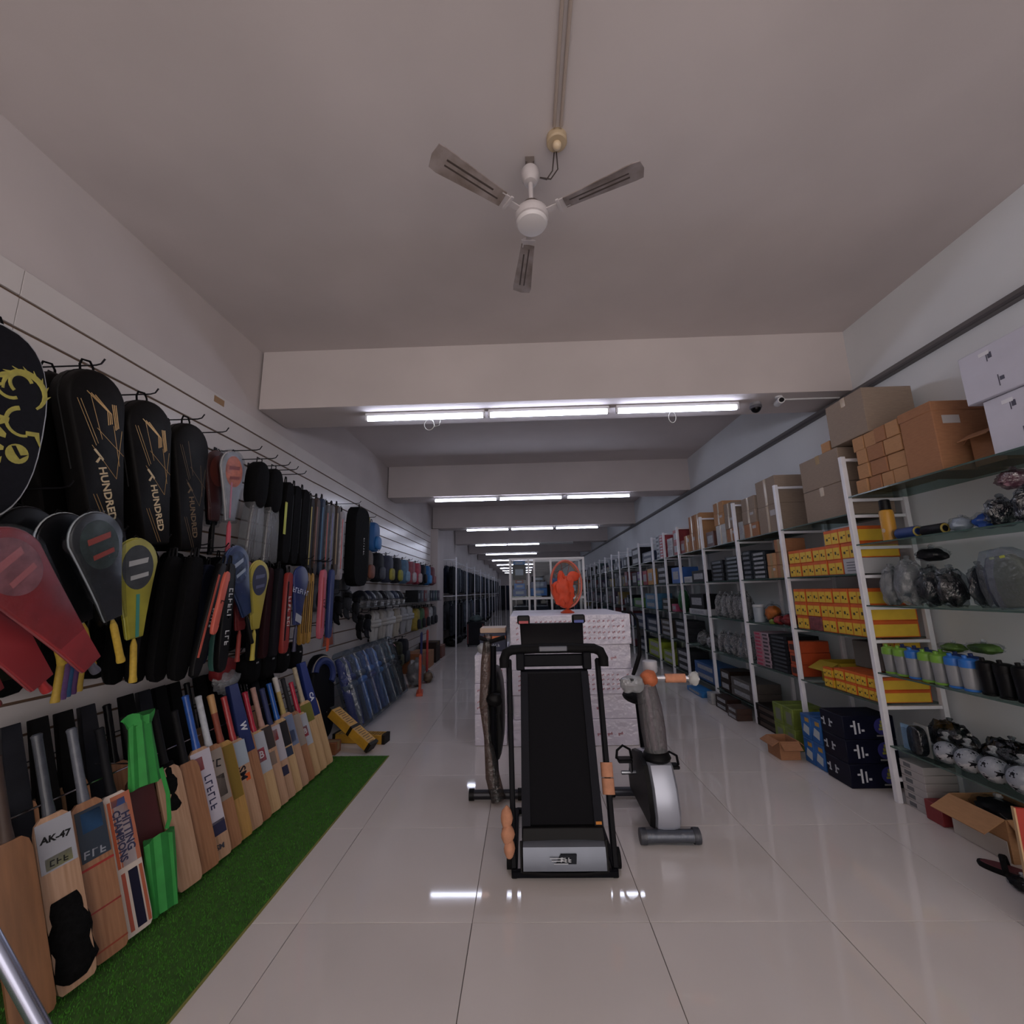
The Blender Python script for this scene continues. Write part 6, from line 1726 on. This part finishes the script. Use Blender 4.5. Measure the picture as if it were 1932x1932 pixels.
def helmet(loc, c, label, rz=0.0):
    t = thing('cricket_helmet', label, 'helmet', loc, rz)
    rr = []
    for i in range(9):
        a = PI/2*i/8
        rr.append([(0.10*math.cos(a)*math.cos(b), 0.12*math.cos(a)*math.sin(b), 0.08+0.13*math.sin(a)+0.0001*i) for b in [2*PI*j/20 for j in range(20)]])
    part('shell', MB().rings(rr), c, t)
    part('peak', MB().rings([[(0.09*math.cos(a), -0.10-0.07*math.sin(a), 0.09) for a in [PI*i/10 for i in range(11)]], [(0.09*math.cos(a), -0.10-0.07*math.sin(a), 0.096) for a in [PI*i/10 for i in range(11)]]]), c, t)
    g = MB()
    for k in range(4):
        g.tube([(-0.095, -0.02, 0.07-0.02*k), (-0.07, -0.12, 0.062-0.02*k), (0.07, -0.12, 0.062-0.02*k), (0.095, -0.02, 0.07-0.02*k)], 0.004, 5)
    g.tube([(-0.03, -0.12, 0.07), (-0.03, -0.12, 0.0)], 0.004, 5).tube([(0.03, -0.12, 0.07), (0.03, -0.12, 0.0)], 0.004, 5)
    part('face_grille', g, STEEL, t)
    return t
solid('wall_shelf', MB().box((0, 0, 0), (0.34, 1.9, 0.012)), mat('3a3c40', 0.4), 'dark narrow wall shelf carrying the helmets', 'shelf', (-2.125, 6.35, 1.243))
hc = [('16181e', 'black'), ('1c2438', 'navy'), ('3a3e44', 'grey'), ('14141a', 'jet black'), ('5a6068', 'pale grey'), ('1e2a44', 'deep blue'), ('24262c', 'charcoal')]
for i, (c, cn) in enumerate(hc):
    helmet((-2.10, 5.52+i*0.27, 1.2492), mat(c, 0.3, var=0.2), '%s cricket helmet with steel grille on the wall shelf' % cn, WR)
for i, (y, cn, c) in enumerate(((6.15, 'white', 'a4a4a2'), (6.5, 'off white', '9a9894'), (6.85, 'chalk white', 'a8aaac'), (7.2, 'ivory', '98948a'), (7.6, 'pale grey', '86888c'), (8.0, 'greyish white', '8e9092'))):
    leg_guard((-2.10, y, 0.715), mat(c, 0.6), mat(c, 0.6, var=0.06), '%s leg guard hanging under the helmets' % cn, 0.0, False, 0.45, name='hanging_leg_guard')
    hook(y, 1.19, 'the %s leg guard' % cn, 0.7)
def backpack(loc, c, c2, label):
    t = thing('hanging_backpack', label, 'backpack', loc, rot=(0, 0, WR))
    part('body', MB().puff(sup(0.28, 0.42, 24, 3.2), -0.09, 0.07, 0.035, 0.03), c, t)
    part('pocket', MB().puff(sup(0.2, 0.19, 18, 3.2, 0.03), -0.13, -0.085, 0.02, 0.015), c2, t)
    for s in (-1, 1):
        part('shoulder_strap', MB().tube([(s*0.07, 0.06, 0.38), (s*0.09, 0.10, 0.28), (s*0.10, 0.09, 0.12), (s*0.11, 0.06, 0.06)], 0.014, 6), BLACKF, t)
    loop_handle(t, 0.42, BLACKF)
    return t
bpk = [('5a4a3e', '7a4a3a', 'brown patterned'), ('1c1e24', '3a3e48', 'black'), ('2a3044', '8a8434', 'navy and yellow'), ('24262c', '8a8a34', 'charcoal and lime'), ('4a6a84', '6a8aa4', 'pale blue'), ('8a4a54', 'a8a0a4', 'pink and white'), ('9c3a4c', 'a89a9c', 'rose'), ('22242c', '14141a', 'dark'), ('2a6aa4', '3a84c0', 'sky blue'), ('6a3a44', '8a5a5c', 'wine')]
for i, (a_, b_, cn) in enumerate(bpk):
    y = 5.75+i*0.46
    backpack((-2.15, y, 1.58), mat(a_, 0.7, var=0.25, scale=14), mat(b_, 0.7, var=0.2, scale=14), '%s backpack hanging in the row above the helmets' % cn)
    hook(y, 2.027, 'the %s backpack' % cn, 0.6)
t = backpack((-2.15, 5.98, 1.99), mat('1f5a94', 0.6), mat('2a70b0', 0.6), 'bright blue backpack hung above the backpack row')
hook(5.98, 2.486, 'the bright blue backpack above the row', 0.6)
solid('wall_shelf', MB().box((0, 0, 0), (0.34, 2.2, 0.012)), mat('3a3c40', 0.4), 'dark narrow wall shelf carrying boxed goods past the helmets', 'shelf', (-2.125, 9.2, 1.243))
for i in range(8):
    c, cn = pal[(i*3) % len(pal)]
    goods_t = thing('boxed_goods', '%s box on the wall shelf past the helmets' % cn, 'box', (-1.99, 8.24+i*0.27, 1.2495), WR)
    part('box_body', MB().box((0, 0.12, 0.11), (0.2, 0.24, 0.22)), mat(c, 0.5, var=0.2), goods_t, bevel=0.003)
    part('front_label', MB().box((0, -0.001, 0.11), (0.13, 0.001, 0.1)), mat('6a6e74', 0.5), goods_t)
for i, (y, c, cn) in enumerate(((8.5, '8a7a30', 'yellow'), (8.9, '3a5a3a', 'green'), (9.3, '7a3a34', 'brick red'), (9.7, '9a9c9e', 'white'), (10.1, '44464c', 'grey'))):
    backpack((-2.15, y, 0.70), mat(c, 0.7, var=0.3, scale=12), mat('26282e', 0.7), '%s kit pack hanging below the wall shelf past the helmets' % cn)
    hook(y, 1.15, 'the %s kit pack' % cn, 0.6)

# dark trolley case on the aisle side
t = thing('trolley_case', 'dark trolley case with red sides standing in the far aisle', 'case', (-1.32, 11.7, 0.0))
part('body', MB().box((0, 0.15, 0.34), (0.46, 0.3, 0.6)), mat('15161c', 0.6, var=0.3), t, bevel=0.02)
for s in (-1, 1):
    part('red_side', MB().box((s*0.2, -0.003, 0.33), (0.03, 0.006, 0.5)), mat('5c2428', 0.5), t)
    part('wheel', MB().cyl((s*0.18, 0.05, 0.03), (s*0.21, 0.05, 0.03), 0.03, n=12), BLACKP, t)
part('bundle_on_top', MB().blob((0, 0.15, 0.70), (0.16, 0.12, 0.10), 0.3, 5, 18, 12, seed=4), mat('3c4a4c', 0.7, var=0.5, scale=12), t)
part('grip_handle', MB().tube([(-0.1, 0.28, 0.62), (-0.1, 0.29, 0.85), (0.1, 0.29, 0.85), (0.1, 0.28, 0.62)], 0.01, 6), STEEL, t)

# ================================================================== FAR GARMENT RAILS
def jacket_meshes():
    bod = MB().puff([(-0.20, 0.0), (0.20, 0.0), (0.21, 0.3), (0.20, 0.52), (0.10, 0.62), (0.05, 0.60), (-0.05, 0.60), (-0.10, 0.62), (-0.20, 0.52), (-0.21, 0.3)], -0.05, 0.05, 0.02, 0.02).mesh('torso')
    sl_ = []
    for s in (-1, 1):
        sl_.append(MB().tube([(s*0.19, 0, 0.54), (s*0.25, -0.01, 0.35), (s*0.255, -0.02, 0.06)], [0.055, 0.05, 0.04], 10).mesh('sleeve'))
    hg = MB().tube([(-0.17, 0, 0.585), (0, 0, 0.645), (0.17, 0, 0.585)], 0.006, 6).tube([(0, 0, 0.64), (0, 0, 0.68), (0.012, 0, 0.70), (0.0, 0, 0.715)], 0.004, 6).mesh('hanger')
    return bod, sl_, hg
JB, JS, JH = jacket_meshes()
rj = random.Random(21)
jc = [('12141a', 'black'), ('1a2030', 'navy'), ('23262e', 'charcoal'), ('1c2838', 'ink blue'), ('2c3038', 'dark grey'), ('161a20', 'soot'), ('4a525c', 'steel grey'), ('30405a', 'denim blue')]
def jacket(loc, rz, c, label, group, sz=1.0):
    t = thing('hanging_jacket', label, 'jacket', loc, rz, group)
    t.scale = (1, 1, sz)
    m = mat(c, 0.85, var=0.45, scale=14)
    obj('torso', JB, m, t)
    obj('sleeve', JS[0], m, t)
    obj('sleeve', JS[1], m, t)
    obj('hanger', JH, STEEL, t)
for r, (x, y0, y1, zt, nmr) in enumerate(((-2.0, 11.7, 34.0, 2.30, 'upper rail on the slat board side'), (-1.97, 11.7, 34.0, 1.32, 'lower rail on the slat board side'), (2.55, 18.9, 34.0, 2.30, 'upper rail on the trunking side'), (2.5, 18.9, 34.0, 1.29, 'lower rail on the trunking side'))):
    t = thing('hanging_rail', 'long white garment %s' % nmr, 'rail', (x, y0, zt))
    part('rail_bar', MB().cyl((0, 0, 0), (0, y1-y0, 0), 0.012, n=8), RACKW, t)
    ny = int((y1-y0)/2.2)
    for i in range(ny+1):
        if r in (0, 2):
            part('rail_post', MB().box(((0.17 if x < 0 else -0.17), i*2.2, -zt/2+0.03), (0.03, 0.03, zt+0.06)), RACKW, t)
        s = -1 if x < 0 else 1
        part('rail_arm', MB().box((s*0.045 if r in (0, 2) else s*0.125, i*2.2, 0.0), (0.42 if r in (0, 2) else 0.25, 0.02, 0.02)), RACKW, t)
    n = int((y1-y0)/0.62)
    for i in range(n):
        c, cn = jc[(i*3+r*2) % len(jc)]
        yy = y0+0.33+i*0.62+rj.uniform(-0.015, 0.015)
        sz_ = rj.uniform(1.1, 1.27) if r in (0, 2) else rj.uniform(1.2, 1.6)
        jacket((x+rj.uniform(-0.02, 0.04)*(1 if x < 0 else -1), yy, zt-0.755*sz_-rj.uniform(0, 0.02)), (WR if x < 0 else RW)+rj.uniform(-0.14, 0.14), c, '%s jacket, %s along the %s' % (cn, ords[i], nmr), 'jackets on the far garment rails', sz_)
# dark cases along the far aisle end
for i in range(6):
    c, cn = jc[i]
    t = thing('kit_trunk', '%s tall kit trunk standing across the far end of the aisle' % cn, 'trunk', (-1.9+i*0.82, 34.6, 0))
    part('body', MB().box((0, 0.3, 0.95), (0.72, 0.6, 1.9)), mat(c, 0.7, var=0.3), t, bevel=0.02)
    part('front_panel', MB().box((0, -0.004, 1.0), (0.5, 0.008, 1.2)), mat('202228', 0.6), t)

# darker second layer of garments against the wall and kit bags below them
for r, (x, zt, nmr) in enumerate(((-2.21, 2.30, 'upper'), (-2.21, 1.30, 'lower'))):
    for i in range(24):
        c, cn = jc[(i*5+r*3+1) % 6]
        jacket((x, 12.35+i*0.62, zt-0.72*1.25), WR, c, '%s jacket flat on the wall behind the %s rail, %s along' % (cn, nmr, ords[i]), 'jackets flat on the far wall', 1.25)
for i in range(16):
    c, cn = jc[(i*3) % len(jc)]
    pouch((-2.0, 12.0+i*0.75, 0.0), (0.20, 0.30, 0.13), mat(c, 0.8, var=0.4, scale=10), '%s kit bag on the floor under the garment rail, %s along' % (cn, ords[i]), 200+i, name='floor_kit_bag', cat='bag', fl=film('8a8e94', 0.04, 0.2, 0.8, 16))
for y, z, a_, b_, cn in ((7.02, 0.21, '7a3044', 'a09098', 'rose and white'), (7.40, 0.20, '2c2c1e', '44442a', 'dark olive'), (7.78, 0.21, '1c1e24', '2c3038', 'black')):
    backpack((-2.17, y, z), mat(a_, 0.7, var=0.35, scale=12), mat(b_, 0.7, var=0.2, scale=12), '%s kit pack hanging low behind the floor cartons' % cn)
    hook(y, z+0.46, 'the low %s kit pack' % cn, 0.55)
for i, (y, z, c, cn) in enumerate(((4.46, 1.34, '5a5e64', 'silver grey'), (4.78, 1.36, '26282e', 'charcoal'), (5.10, 1.34, '3a3c42', 'ash grey'))):
    backpack((-2.19, y, z-0.1), mat(c, 0.7, var=0.3, scale=12), mat('2a2c32', 0.7), '%s glove pack on a hook between the kit bag and helmets' % cn)
    hook(y, z+0.36, 'the %s glove pack' % cn, 0.5)
